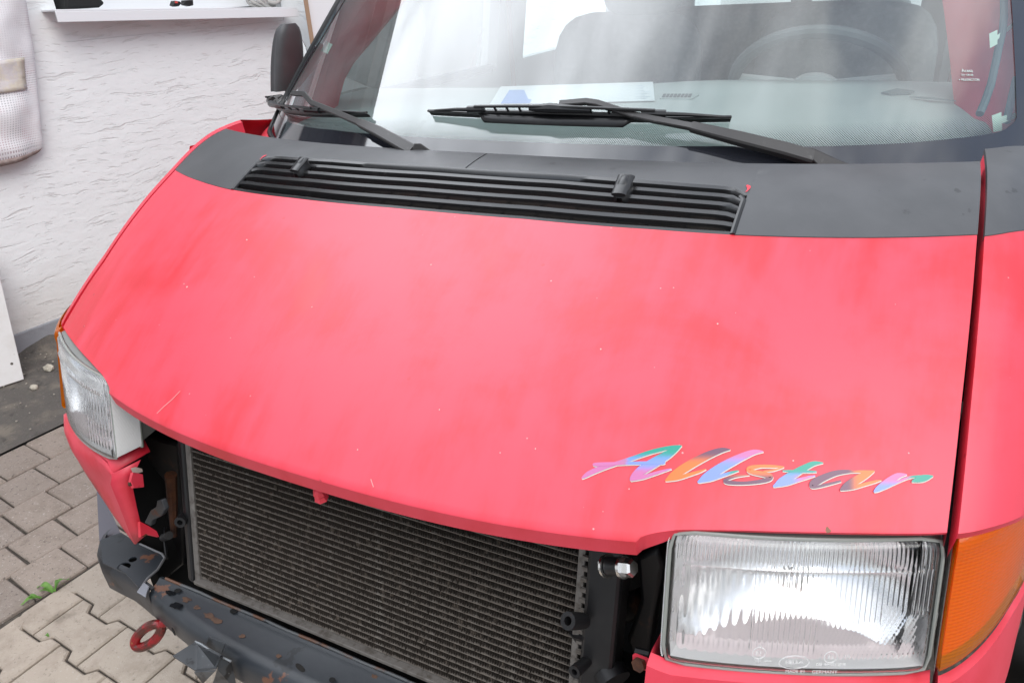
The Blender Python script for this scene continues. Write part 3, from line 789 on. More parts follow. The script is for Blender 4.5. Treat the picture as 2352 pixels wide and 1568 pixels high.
M_chip = mat("bare_chip", (.62, .36, .34), .6); M_rchip = mat("rusty_chip", (.20, .10, .06), .7)
for (u, v_, r_, m_) in ((567, 551, .0032, M_chip), (430, 659, .0026, M_chip), (423, 652, .0018, M_chip), (717, 705, .0016, M_chip), (990, 608, .0015, M_chip), (1648, 744, .0016, M_chip), (1380, 802, .0015, M_chip), (1901, 1216, .0040, M_rchip), (1230, 1030, .0016, M_chip), (822, 1032, .0014, M_chip), (1560, 1022, .0014, M_chip), (1822, 1057, .0016, M_chip), (530, 776, .0013, M_chip), (1010, 940, .0013, M_chip)):
    c = on_bonnet(u, v_, .0006); k_ = [random.uniform(.5, 1.3) for _ in range(7)]; e_ = bonnet_pt(c[0], c[1] + .04 - bow(c[0])) - bonnet_pt(c[0], c[1] + .035 - bow(c[0])); e_ /= np.linalg.norm(e_)
    b = MB(); b.prism([c + r_ * (.62 if m_ is M_chip else .9) * k_[i] * (np.array([1., 0, 0]) * math.cos(2 * math.pi * i / 7) + e_ * math.sin(2 * math.pi * i / 7)) for i in range(7)], (0, -.0002, -.0005)); obj("paint_chip", b, m_, bonnet, smooth=False)
for pts in (((414, 898), (396, 917), (376, 934), (361, 949)), ((852, 1100), (856, 1112), (858, 1118))):
    b = MB(); b.tube([on_bonnet(u, v_, .0002) for u, v_ in pts], .0006, 4); obj("scratch", b, mat("pale_scratch", (.70, .30, .30), .6), bonnet)
# black film panels on the rear of the bonnet, the grille opening left free
GX = .466
def g_top(x):          # upper edge of the grille, with rounded outer corners
    return interp(x, [-.466, -.455, -.43, -.28, -.05, .19, .33, .43, .455, .466], [.436, .450, .458, .474, .482, .479, .466, .453, .445, .428])
def cowl(x0, x1, lab):
    cx = sorted(set([round(a, 4) for a in np.linspace(x0, x1, max(3, int((x1 - x0) / .02)))] + [s * b for s in (-1, 1) for b in (GX - 1e-4, GX) if x0 < s * b < x1]))
    rr = []
    for i in range(15):
        w = i / 14; row = []
        for x in cx:
            a = g_black(x) if abs(x) >= GX else g_top(x); b = g_rear(x)
            row.append(bonnet_pt(x, a + (b - a) * w, .0012))
        rr.append(row)
    rr.append([p + np.array([0, .006, -.006]) for p in rr[-1]]); rr.append([p + np.array([0, .004, -.03]) for p in rr[-1]])
    rr.insert(0, [p + np.array([0, 0, -.012]) for p in rr[0]])
    b = MB(); b.grid(rr)
    if x0 < -.7: pass
    return obj("cowl_panel", b, M_trim, bonnet, angle=32, label=lab)
cowl(-.755, .0065, "matt black panel left of the bonnet seam")
cowl(.0095, .755, "matt black panel right of the bonnet seam")
# folded seam strip, red paint showing at the two grille corners
mb = MB(); mb.tube([bonnet_pt(.008, q, -.001) for q in np.linspace(.485, .558, 8)], .0022, 6); obj("seam", mb, M_rubber, bonnet)
for sx in (-1, 1):
    mb = MB(); r1 = [bonnet_pt(sx * x, q, .0022) for x, q in ((.4615, .436), (.463, .442), (.462, .447), (.4595, .452))]; r2 = [bonnet_pt(sx * x, q, .0022) for x, q in ((.4640, .438), (.4665, .446), (.4660, .451), (.4605, .455))]
    mb.grid([r1, r2]); obj("paint_chip", mb, M_red, bonnet)

# louvred grille -----------------------------------------------------
gr = MB()
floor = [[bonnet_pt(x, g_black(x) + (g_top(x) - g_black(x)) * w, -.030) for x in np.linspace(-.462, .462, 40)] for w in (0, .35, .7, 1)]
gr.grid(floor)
M_gfloor = mat("shaded_red_grille_floor", (.16, .006, .008), .5, var=[((30, 60, 60), (.010, .008, .008), .48, .52, .85)])  # red paint darkened, with black patches, for the shade between the slats
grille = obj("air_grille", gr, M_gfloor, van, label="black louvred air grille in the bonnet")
def frac(x, w): return g_black(x) + .002 + (g_top(x) - .004 - g_black(x)) * w
for k in range(6):
    w = k / 5; rowsS = [[], [], [], [], []]
    for x in np.linspace(-.4635, .4635, 60):
        q = frac(x, w)
        e = .0042
        rowsS[0].append(bonnet_pt(x, q - e, -.0145)); rowsS[1].append(bonnet_pt(x, q - e * .6, -.0012)); rowsS[2].append(bonnet_pt(x, q + e * .4, .0016))
        rowsS[3].append(bonnet_pt(x, q + e * .9, .0002)); rowsS[4].append(bonnet_pt(x, q + e * .5, -.014))
    b = MB(); b.grid(rowsS + [rowsS[0]]); obj("slat", b, M_slat, grille, angle=50)
for sx in (-1, 1):
    b = MB(); b.tube([bonnet_pt(sx * (.4635 - .006 * (1 if w > .9 else 0)), frac(sx * .4635, w), -.001) for w in np.linspace(-.02, .98, 9)], .0045, 8); obj("end_bar", b, M_plastic, grille)
for xx in np.linspace(-.40, .40, 15):
    b = MB(); b.tube([bonnet_pt(xx, frac(xx, w), -.016) for w in (0, .5, 1)], .0018, 5); obj("rib", b, M_plastic, grille)
# washer nozzles
for (u, v_, s) in ((693, 391, .84), (1432, 442, .95)):
    c = on_bonnet(u, v_, .004); ax = bonnet_pt(c[0], .45) - bonnet_pt(c[0], .40); ax /= np.linalg.norm(ax); nn = np.cross(np.array([1., 0, 0]), ax); sd = np.array([1., 0, 0])
    b = MB(); rr = []
    for (t, wd, h) in ((-.021, .004, .000), (-.018, .0095, .004), (-.013, .0105, .010), (.004, .0105, .0165), (.016, .0095, .0175), (.022, .007, .013), (.024, .003, .006)):
        rr.append([c + ax * t * s + nn * hh * s + sd * ww * s for ww, hh in ((-wd * 1.25, -.010), (-wd, h * .55), (-wd * .62, h * .95), (0, h), (wd * .62, h * .95), (wd, h * .55), (wd * 1.25, -.010))])
    b.grid(rr); noz = obj("washer_nozzle", b, M_plastic, van, angle=50, weld=False)
    b = MB(); b.tube([c - ax * .022 * s + nn * .006, c + ax * .020 * s + nn * .012 * s], [.012 * s, .014 * s], 14, sq=(.35, 1)); obj("nozzle_base", b, M_plastic, noz)

# fenders ------------------------------------------------------------
def plan(t):           # bezier in plan from the bonnet gap round to the flank
    P0, P1, P2 = np.array([.7632, bow(.7632)]), np.array([.895, bow(.7632) + .60 * .13]), np.array([.925, .66])
    return (1 - t) ** 2 * P0 + 2 * t * (1 - t) * P1 + t * t * P2
def fender_pt(s, t, q, off=0):
    x, y = plan(t); dz = .055 * max(0, (x - .79) / .13) ** 1.6
    inn = .0025 * max(0, 1 - q / .45)      # the gap widens towards the lamp
    return np.array([s * (x + inn * (1 - t)), -.035 + y + q, Zs(q) + .016 * max(0, 1 - abs(q) / .12) - dz + off])
for s in (1, -1):
    ts = np.linspace(0, 1, 30) ** 1.5; qs = np.linspace(-.004, .56, 36); rr = []
    for q in qs:
        row = [fender_pt(s, t, q) for t in ts]
        fl = [row[0] + np.array([s * .003, .001, -.003]) * 0 + np.array([-s * .0, .0, -.006]), row[0] + np.array([s * -.004, .0, -.034])]
        rr.append([fl[1], fl[0]] + row)
    rr.insert(0, [p + np.array([0, .006, -.012]) for p in rr[0]])
    b = MB(); b.grid(rr)
    fe = obj("fender", b, M_red, van, angle=40, label="red front fender %s" % ("beside the orange indicator nearest the camera" if s > 0 else "along the house side, only its edge showing"))
    if s > 0:
        qs2 = np.linspace(.336, .562, 16); rr = [[fender_pt(1, t, q + .012 * t, .0014) for t in ts] for q in qs2]; rr = [[r[0] + np.array([-.001, 0, -.006])] + r for r in rr]; rr.insert(0, [p - np.array([0, 0, .003]) for p in rr[0]]); b = MB(); b.grid(rr); obj("fender_film", b, M_trim, fe, angle=40)
    elif False:
        qs2 = np.linspace(.336, .50, 12); rr = [[fender_pt(-1, t, q, .0014) for t in ts[4:]] for q in qs2]; b = MB(); b.grid(rr); obj("fender_film", b, M_trim, fe, angle=40)
# painted cowl shelf under the windscreen corners and the black below
for s in (1, -1):
    b = MB(); rr = []
    for i in range(14):
        x = .50 + .40 * i / 13; r0 = np.array([s * x, glass_y(x, 1.175) - .012, 1.172 - .05 * max(0, x - .8)]); rr.append([r0 + np.array([0, .03, .004]), r0, r0 + np.array([0, -.03, -.012]), r0 + np.array([0, -.05, -.06])])
    b.grid(rr); obj("cowl_shelf", b, M_red, van, angle=60)

# engine bay, its shade put in as near-black sheets ----------------------------------------------------
b = MB()
b.add([(-.74, .34, .2), (.74, .34, .2), (.74, .34, .98), (-.74, .34, .98)], [(0, 1, 2, 3)])
b.add([(-.80, .34, .98), (.80, .34, .98), (.80, .70, 1.13), (-.80, .70, 1.13)], [(0, 1, 2, 3)])
b.add([(-.80, .70, 1.13), (.80, .70, 1.13), (.80, .98, 1.13), (-.80, .98, 1.13)], [(0, 1, 2, 3)])
for s in (-1, 1): b.add([(s * .735, .12, .2), (s * .735, .12, .90), (s * .735, .36, .99), (s * .735, .36, .2)], [(0, 1, 2, 3)])
b.add([(-.66, .05, .33), (.73, .05, .33), (.73, .345, .33), (-.66, .345, .33)], [(0, 1, 2, 3)]); b.add([(-.665, .10, .33), (-.665, .345, .33), (-.665, .345, .86), (-.665, .10, .72)], [(0, 1, 2, 3)])
obj("bay_shade_sheets", b, M_dark, van, smooth=False)

# headlights ---------------------------------------------------------
def rounded(a, c):
    x, y = 2 * a - 1, 2 * c - 1
    return .5 + .5 * x * (1 - .030 * abs(y) ** 14), .5 + .5 * y * (1 - .050 * abs(x) ** 20)
def hp_right(a, c): # a across 0 inner..1 outer, c down 0..1
    a, c = rounded(a, c)
    it, ib, ot, ob = np.array([.4835, 0, .922]), np.array([.490, 0, .755]), np.array([.757, 0, .909]), np.array([.769, 0, .738])
    p = (it * (1 - c) + ib * c) * (1 - a) + (ot * (1 - c) + ob * c) * a
    p[1] = front_y(p[0], p[2]) + .004; return p
LA, LB, LCc, LD = at_x(242, 874, -.474), at_x(264, 1062, -.482), at_x(129, 760, -.752), at_x(153, 960, -.768)
def hp_left(a, c):
    a, c = rounded(a, c)
    p = (LA * (1 - c) + LB * c) * (1 - a) + (LCc * (1 - c) + LD * c) * a
    p = p.copy(); p[1] -= .030 * 4 * a * (1 - a) * .55; return p
def lamp(hp, s, lab):
    def nrm_(a, c):
        e = .01; n = np.cross(hp(min(a + e, 1), c) - hp(max(a - e, 0), c), hp(a, min(c + e, 1)) - hp(a, max(c - e, 0))); n /= np.linalg.norm(n)
        return n if n[1] < 0 else -n
    def rnd(a, c):      # rounded corners of the outline
        return a, c
    root = None
    # housing: grey cup
    def ring(k, dep):
        out_ = []
        for (a, c) in [(t, k) for t in np.linspace(k, 1 - k, 13)] + [(1 - k, t) for t in np.linspace(k, 1 - k, 9)[1:]] + [(t, 1 - k) for t in np.linspace(1 - k, k, 13)[1:]] + [(k, t) for t in np.linspace(1 - k, k, 9)[1:-1]]:
            cc = .035
            a2, c2 = a, c
            # clip the corners round
            da = min(a, 1 - a); dc = min(c, 1 - c)
            p = hp(a2, c2) + np.array([0, dep, .23 * dep * 0]); out_.append(p)
        return out_
    b = MB(); b.grid([ring(.0, .010), ring(.0, .050), ring(.05, .11), ring(.3, .125), ring(.499, .13)], close=True)
    root = obj("headlight", b, M_house, van, angle=40, label=lab)
    # reflector bowl behind the glass
    rr = []
    NA, NC = 44, 22
    for j in range(NC + 1):
        row = []
        for i in range(NA + 1):
            a = .045 + .89 * i / NA; c = .075 + .77 * j / NC
            x_ = (a - .46) / .45; y_ = (c - .46) / .42; rr2 = min(1, x_ * x_ * .9 + y_ * y_ * .55)
            dep = .105 - .082 * rr2
            if abs(y_) > .86: dep = min(dep, .03 + .05 * max(0, 1 - abs(x_)))
            row.append(hp(a, c) + np.array([0, dep, 0]))
        rr.append(row)
    b = MB(); b.grid(rr); obj("reflector", b, M_refl, root, angle=30); low_row = [np.array(p_) for p_ in rr[-1]]
    # outer part of the reflector: facetted corner
    b = MB(); rr = []
    for j in range(13):
        c = .08 + .80 * j / 12; rr.append([hp(.90 + .08 * t, c) + np.array([0, .055 - .045 * t, 0]) for t in (0, .33, .66, 1)])
    b.grid(rr); obj("corner_reflector", b, M_facet, root, angle=20)
    # strip below the reflector; its pink paints in the red paint's reflection
    aa_ = [.045 + .89 * i / NA for i in range(NA + 1)]; b = MB(); b.grid([[p_ + np.array([0, .001, -.0005]) for p_ in low_row], [hp(a, .865) + np.array([0, .026, 0]) for a in aa_], [hp(a, .90) + np.array([0, .022, 0]) for a in aa_], [hp(a, .985) + np.array([0, .018, 0]) for a in aa_]]); obj("lower_panel", b, mat("pink_reflection_floor", (.86, .76, .76), .4, metal=.1), root, angle=30)
    b = MB(); sh1, sh2 = [], []
    for (a, c) in [(t, .03) for t in np.linspace(.02, .98, 14)] + [(.98, t) for t in np.linspace(.03, .97, 10)[1:]] + [(t, .97) for t in np.linspace(.98, .02, 14)[1:]] + [(.02, t) for t in np.linspace(.97, .03, 10)[1:-1]]:
        sh1.append(hp(a, c) + np.array([0, .009, 0])); a2, c2 = .5 + (a - .5) * .93, .47 + (c - .47) * .88; sh2.append(hp(a2, c2) + np.array([0, .040, 0]))
    b.grid([sh1, sh2], close=True); obj("fill_shroud", b, mat("bright_fill_silver", (.80, .80, .79), .3, metal=.35), root, angle=30)  # bright shroud added to lighten the inside of the lamp
    # bulb
    ctr = hp(.46, .47); b = MB(); b.lathe([(.0001, -.062), (.008, -.060), (.009, -.045), (.009, 0)], ctr + np.array([0, .095, 0]), (0, 1, 0), 16); obj("bulb", b, M_chrome, root)
    # front glass: outside smooth, inside fluted
    NA, NC = 420, 40
    def flute(a, c):
        if c < .03 or c > .965 or a < .03 or a > .975: return 0.
        if c < .20: return .0007 * math.sin(a * 2 * math.pi * 62)
        if c > .83: return 0.
        if a > .90 and c < .55: return .0016 * abs(math.sin(a * 2 * math.pi * 30))
        if a > .80 and c >= .50: return .0016 * abs(math.sin((a + (c - .5) * .25) * 2 * math.pi * 26))
        if c > .62 and a > .58: return .0012 * abs(math.sin((a + (c - .5) * .2) * 2 * math.pi * 30))
        k = 52 if a > .33 else 26
        return .72 * (.0008 if a > .33 else .0011 * (1 + .6 * math.sin(c * 26))) * math.sin(a * 2 * math.pi * k)
    fr, bk = [], []
    for j in range(NC + 1):
        c = j / NC; r1, r2 = [], []
        for i in range(NA + 1):
            a = i / NA; e = min(a, 1 - a) * .29; f = min(c, 1 - c) * .17
            roll = -.010 * max(0, 1 - e / .009) ** 2 - .010 * max(0, 1 - f / .009) ** 2
            ridge = .0035 * math.exp(-((c - .205) / .012) ** 2) if .06 < a < .94 else 0
            step = .006 * (1 if c > .215 else 0) * 0
            n = np.array([0, -1, 0.22])
            p = hp(a, c)
            r1.append(p + n * (roll + ridge)); r2.append(p + n * (roll - .004 + flute(a, c)))
        fr.append(r1); bk.append(r2)
    b = MB(); b.grid(fr); b.grid(bk)
    o1 = NA + 1; tot = (NC + 1) * o1
    edge = [i for i in range(o1)] + [(j + 1) * o1 - 1 for j in range(1, NC + 1)] + [NC * o1 + i for i in range(NA - 1, -1, -1)] + [j * o1 for j in range(NC - 1, 0, -1)]
    ne = len(edge)
    b.f += [(edge[i], edge[(i + 1) % ne], tot + edge[(i + 1) % ne], tot + edge[i]) for i in range(ne)]
    obj("front_glass", b, M_lens, root, angle=50)
    # pale glass rim all round, deeper towards the middle of the van
    dep = .052
    b = MB()
    def rim(pts, dps):
        rr_ = [[p + np.array([0, -.002, 0]), p + np.array([0, d, 0])] for p, d in zip(pts, dps)]; return rr_
    path = [hp(0, t) for t in np.linspace(1, 0, 16)] ; side = [[p + np.array([0, dep * k + .002, -.012 * k]) for k in np.linspace(0, 1, 30)] for p in path]
    sd = MB()
    for r in side:
        pass
    rowsI = []
    for i, r in enumerate(side): rowsI.append([p + np.array([s * -.0009 * (j % 2), 0, 0]) for j, p in enumerate(r)])
    sd2 = []
    # horizontal fluting on the inner side face
    pa, pb = hp(0, 0), hp(0, 1)
    for j in range(121):
        t = .02 + .96 * j / 120; p = hp(0, t); q_ = .0022 + (.0013 if j % 2 else 0)
        sd2.append([p + np.array([-s * q_, .004, 0]), p + np.array([-s * q_, dep, -.006])])
    sdm = MB(); sdm.grid(sd2); obj("glass_side", sdm, M_side_lens, root, smooth=False)
    ed = MB()
    loop = [hp(a, 0) for a in np.linspace(0, 1, 14)] + [hp(1, c) for c in np.linspace(0, 1, 10)[1:]] + [hp(a, 1) for a in np.linspace(1, 0, 14)[1:]] + [hp(0, c) for c in np.linspace(1, 0, 10)[1:-1]]
    ed.tube([p + np.array([0, .006, 0]) for p in loop], .0024, 8, closed=True); obj("glass_rim", ed, M_rim, root)
    cl = MB(); cl.tube([hp(0, t) + np.array([-s * .003, dep + .002, -.006]) for t in (-.0, 1.0)], .0035, 6); obj("clip", cl, mat("grey_green_seal", (.22, .24, .21), .5), root)
    return root
lampR = lamp(hp_right, 1, "headlight on the right, seen face on beside the orange indicator")
lampL = lamp(hp_left, -1, "headlight on the left, seen from the side at the house")

# indicators ---------------------------------------------------------
def ind_plan(t):
    P0, P1, P2 = np.array([.7695, bow(.7695)]), np.array([.872, bow(.7695) + .075]), np.array([.905, .52])
    return (1 - t) ** 2 * P0 + 2 * t * (1 - t) * P1 + t * t * P2
def ind_pt(s, t, z, dep=0):
    x, y = ind_plan(t); x += (.912 - z) * .06 * (1 - t)
    if s < 0: x += .019; y -= .010
    return np.array([s * x, -.035 + y + .23 * (z - .913) + dep, z])
for s in (1, -1):
    ts = np.linspace(0, 1, 26) ** 1.3
    ztop = lambda t: .914 + .012 * min(t * 3, 1); zbot = lambda t: .742 + .035 * min(1, t * 2.2) ** 1.3
    rr = []
    for c in [0, .02, .05] + list(np.linspace(.1, .93, 14)) + [.97, 1]:
        bev = -.010 * max(0, 1 - c / .05) ** 2 + -.012 * max(0, (c - .93) / .07) ** 2; row = []
        for t in ts:
            z = ztop(t) * (1 - c) + zbot(t) * c; row.append(ind_pt(s, t, z, -bev - (.003 if c < .12 else 0)))
        row.insert(0, row[0] + np.array([-s * .0035, .006, 0])); row.insert(0, row[0] + np.array([0, .03, 0])); rr.append(row)
    b = MB(); b.grid(rr); ind = obj("indicator", b, M_orange, van, angle=30, label="orange corner indicator %s" % ("at the right edge, wrapping round the fender" if s > 0 else "on the left, seen as a thin orange line"))
    rr = [[ind_pt(s, t, ztop(t) * (1 - c) + zbot(t) * c, .022 + .012 * math.sin(c * math.pi) + (.0012 if (i + k) % 2 else 0)) for i, t in enumerate(np.linspace(.01, .97, 60))] for k, c in enumerate(np.linspace(.04, .96, 44))]
    b = MB(); b.grid(rr); obj("lamp_back", b, M_orange_in, ind, smooth=False)
    b = MB(); b.grid([[ind_pt(s, 0, z, dd) + np.array([-s * .0045, 0, 0]) for dd in (.004, .05)] for z in np.linspace(.742, .916, 6)]); s > 0 and obj("white_edge", b, M_oring, ind)
    # painted panel below lamp and indicator
    zt = lambda x: interp(x, [.474, .50, .62, .765, .80, .86, .9], [.764, .754, .748, .735, .752, .772, .778])
    if s > 0:
        xsF = np.concatenate([np.linspace(.476, .772, 22)]); rr = []
        for k, dz in enumerate((.0, .004, .03, .07, .14, .22)):
            rr.append([np.array([x, front_y(x, zt(x) - dz) + (.016 if k == 0 else 0) - .004 + .03 * max(0, dz - .1), zt(x) - dz]) for x in xsF])
        rr = [[r[0] + np.array([.004, .05, 0])] + [r[0] + np.array([0, .004, 0])] + r for r in rr]
        b = MB(); b.grid(rr); obj("front_panel", b, M_red, van, angle=35, label="red strip under the right headlight")
        rr = [[ind_pt(1, t, zbot(t) - .004 - dz, -.006 + (.014 if k == 0 else 0)) for t in ts] for k, dz in enumerate((0, .004, .03, .07, .14))]
        rr = [[r[0] + np.array([-.002, .04, 0])] + r for r in rr]
        b = MB(); b.grid(rr); obj("front_panel", b, M_red, van, angle=35, label="red corner strip under the right indicator")
# black strip at the far right lower edge (bumper trim end)
b = MB(); b.prism([at_x(u, v_, .93) for u, v_ in ((2360, 1330), (2345, 1430), (2318, 1500), (2296, 1590), (2352, 1600), (2380, 1420))], (.02, .02, 0)); obj("arch_trim", b, M_plastic, van, bevel=.004)

# red corner panel under the left headlight --------------------------
def fl(u, v_, x=None): return meet(u, v_, F_front, .4, 2, 200)
def cp_(u, v_, x): return at_x(u, v_, x)
outer = [cp_(146, 952, -.790), cp_(148, 985, -.800), cp_(166, 1035, -.775), cp_(195, 1085, -.735), cp_(225, 1130, -.690), cp_(258, 1180, -.640), cp_(308, 1249, -.560)]
inner = [cp_(152, 948, -.772), cp_(178, 992, -.690), cp_(214, 1032, -.600), cp_(244, 1062, -.530), cp_(259, 1086, -.498), cp_(279, 1169, -.510), cp_(312, 1249, -.535)]
rows_ = []
for k in range(25):
    t = k / 24 * 6; i = min(int(t), 5); f = t - i
    A = outer[i] * (1 - f) + outer[i + 1] * f; B = inner[i] * (1 - f) + inner[i + 1] * f
    bulge = .012 * math.sin(math.pi * min(1, (k + .5) / 16)) 
    rows_.append([A * (1 - w) + B * w + np.array([-.2, -1, .1]) * bulge * math.sin(math.pi * w) for w in np.linspace(0, 1, 9)])
b = MB(); b.grid(rows_)
pl = obj("front_panel", b, M_red, van, angle=45, solid=.003, label="red corner panel under the left headlight with torn mounting tabs")
topf = [cp_(152, 948, -.772), cp_(178, 992, -.690), cp_(214, 1032, -.600), cp_(246, 1058, -.520), cp_(259, 1086, -.498)]
b = MB(); b.grid([topf, [p + np.array([.012, .07, .004]) for p in topf]]); obj("top_flange", b, M_red, pl, solid=.002)
ret = [(259, 1086, -.498), (254, 1110, -.502), (266, 1140, -.506), (279, 1169, -.510), (296, 1215, -.525), (311, 1248, -.536)]; ret2 = [(312, 1062, -.470), (294, 1100, -.490), (295, 1130, -.495), (303, 1168, -.50), (312, 1205, -.512), (322, 1237, -.522)]
b = MB(); b.grid([[cp_(*p) for p in ret], [cp_(p[0], p[1], p[2] + .012) + np.array([0, .01, 0]) for p in ret2]]); obj("return_flange", b, M_red, pl, solid=.002)
for poly, x_, lab in (([(300, 1085), (322, 1090), (325, 1119), (302, 1121), (295, 1105)], -.47, "upper torn tab"), ([(316, 1198), (338, 1210), (354, 1220), (360, 1233), (330, 1226), (318, 1234)], -.50, "lower bent tab")):
    b = MB(); b.prism([cp_(u, v_, x_) for u, v_ in poly], (.003, .003, 0)); tb = obj("mounting_tab", b, M_red, pl, label=lab)
    c = np.mean([cp_(u, v_, x_) for u, v_ in poly], axis=0); b = MB(); b.prism([c + np.array([.002, -.004, 0]) + .006 * np.array([0, math.cos(a), math.sin(a)]) for a in np.linspace(0, 6.28, 11)[:-1]], (-.003, -.003, 0)); r_ = obj("rust_hole", b, M_rust, pl)
b = MB(); b.prism([cp_(u, v_, -.465) for u, v_ in ((300, 1075), (316, 1079), (318, 1086), (304, 1084))], (.004, .006, 0)); obj("nut_clip", b, mat("pale_clip", (.38, .30, .27), .6), pl)

# bumper beam --------------------------------------------------------
def yf(x): return interp(abs(x) if x > 0 else -x, [0, .2, .30, .40, .48, .55, .62, .70, .78], [-.042, -.041, -.036, -.024, -.010, .006, .016, .017, .030])
rows_ = []
for x in np.linspace(-.535, .79, 82):
    y = yf(x)
    rows_.append([(x, .042, .428), (x, .038, .4535), (x, .033, .4545), (x, .028, .451), (x, y + .022, .449), (x, y + .009, .446), (x, y, .437), (x, y - .004, .42), (x, y - .004, .385), (x, y, .372), (x, y + .012, .366), (x, .03, .366)])
b = MB(); b.grid(rows_); beam = obj("bumper_beam", b, M_steel, van, angle=40)
b = MB(); b.tube([(x, .0365 + .0006 * math.sin(x * 40), .4555 + .0004 * math.sin(x * 70)) for x in np.linspace(-.52, .78, 54)], .0030, 6); obj("beam_lip", b, mat("rust_streaked_lip", (.10, .105, .11), .45, var=[(14, (.14, .06, .03), .48, .58, .9), (30, (.02, .02, .022), .58, .66, .8)]), beam)
def splash(c, r, seed, m, nm):
    rnd = random.Random(seed); k = [rnd.uniform(.6, 1.25) for _ in range(14)]; pts = []
    for i in range(42):
        a = 2 * math.pi * i / 42; f = i / 3; q_ = k[int(f) % 14] * (1 - f % 1) + k[(int(f) + 1) % 14] * (f % 1); pts.append(np.array([c[0] + r[0] * q_ * math.cos(a), c[1] + r[1] * q_ * math.sin(a), c[2]]))
    bb = MB(); bb.prism(pts, (0, 0, -.0006)); obj(nm, bb, m, beam, smooth=False)
M_patch = mat("flaking_rust", (.105, .058, .038), .7, var=[(50, (.060, .035, .028), .45, .6, .9)]); M_tar = mat("black_paint_drip", (.006, .007, .009), .3)
for (u, v_, rx, ry, sd_) in ((428, 1376, .011, .006, 1), (452, 1394, .007, .005, 2), (480, 1412, .013, .006, 3), (500, 1425, .014, .007, 4), (556, 1460, .006, .004, 5), (640, 1505, .005, .004, 6), (860, 1552, .006, .004, 8)):
    splash(at_z(u, v_, .4512), (rx, ry), sd_, M_patch, "rust_patch")
for (u, v_, rx, ry, sd_) in ((404, 1390, .014, .008, 11), (392, 1360, .012, .006, 12)): splash(at_z(u, v_, .4520), (rx, ry), sd_, M_tar, "paint_drip")
# left end: bent face and top plate with holes
rows_ = []
for (x, y, zl) in ((-.772, .085, .425), (-.768, .070, .418), (-.755, .052, .400), (-.735, .033, .380), (-.70, .016, .368), (-.66, .0155, .366), (-.62, .0145, .366), (-.58, .008, .366), (-.555, .003, .366), (-.53, -.001, .366)):
    rows_.append([(x + .004, y + .014, .4505), (x, y + .005, .4485), (x, y, .440), (x, y - .002, .42), (x, y, zl + .008), (x, y + .012, zl)])
b = MB(); b.grid(rows_); obj("beam_end", b, M_steel_dark, beam, angle=40)
zq = .4515
poly = [(231, 1239), (278, 1222), (322, 1250), (373, 1273), (379, 1282), (363, 1308), (340, 1328), (328, 1345), (317, 1347), (289, 1316), (236, 1292)]
def plate_with_holes(poly, holes, th):
    bm = bmesh.new(); out_ = [bm.verts.new(p) for p in poly]; es = [bm.edges.new((out_[i], out_[(i + 1) % len(out_)])) for i in range(len(out_))]
    for (c, a_, b_) in holes:
        hv = [bm.verts.new(c + a_ * math.cos(t) + b_ * math.sin(t)) for t in np.linspace(0, 2 * math.pi, 17)[:-1]]; es += [bm.edges.new((hv[i], hv[(i + 1) % 16])) for i in range(16)]
    bmesh.ops.triangle_fill(bm, edges=es, use_beauty=True)
    bm.verts.index_update(); b = MB(); b.add([np.array(v_.co) for v_ in bm.verts], [tuple(q.index for q in f.verts) for f in bm.faces]); bm.free(); return b
h1, h2 = at_z(285, 1300, zq), at_z(305, 1284, zq)
b = plate_with_holes([at_z(u, v_, zq) for u, v_ in poly], [(h1, np.array([.014, .003, 0]), np.array([-.003, .0115, 0])), (h2, np.array([.009, .002, 0]), np.array([-.002, .0075, 0]))], .003)
obj("end_plate", b, M_steel, beam, smooth=False, solid=.003, label="steel plate with two round holes at the left end")
b = MB(); b.prism([at_z(u, v_, zq - .03) for u, v_ in ((240, 1250), (330, 1260), (372, 1285), (318, 1345), (250, 1310))], (0, 0, -.004)); obj("plate_shade_sheet", b, M_dark, beam)  # black sheet painting in the shade below the plate
edge = [at_z(u, v_, zq) for u, v_ in ((322, 1250), (373, 1273), (379, 1282), (363, 1308), (340, 1328), (328, 1345))]
b = MB(); b.tube([p + np.array([0, 0, .0015]) for p in edge[1:]], .0025, 6); b.tube([edge[0] + np.array([0, 0, .002]), edge[1] + np.array([0, 0, .002])], .0022, 6); obj("plate_edge", b, mat("worn_steel_edge", (.22, .22, .23), .4, metal=.5), beam)
b = MB(); b.prism([at_z(u, v_, zq + .004) for u, v_ in ((331, 1336), (343, 1345), (338, 1357), (334, 1370), (314, 1358), (323, 1345))], (0, 0, -.003)); obj("bent_tab", b, mat("bare_grey_tab", (.22, .23, .26), .45), beam, bevel=.001)
b = MB(); b.prism([at_z(u, v_, zq - .012) for u, v_ in ((228, 1241), (277, 1224), (262, 1190), (240, 1150), (222, 1120))], (0, 0, -.004)); obj("side_plate", b, mat("purple_grey_liner", (.10, .095, .115), .5), beam)
b = MB(); b.tube([at_z(379, 1284, zq) + np.array([0, .004, -.002]), at_z(374, 1255, zq) + np.array([0, .008, .01]), at_z(376, 1234, zq) + np.array([0, .01, .02])], .003, 6)
b.tube([at_y(376, 1234, .10), at_y(388, 1229, .09)], .0085, 12); obj("bracket_edge", b, M_bay, beam)
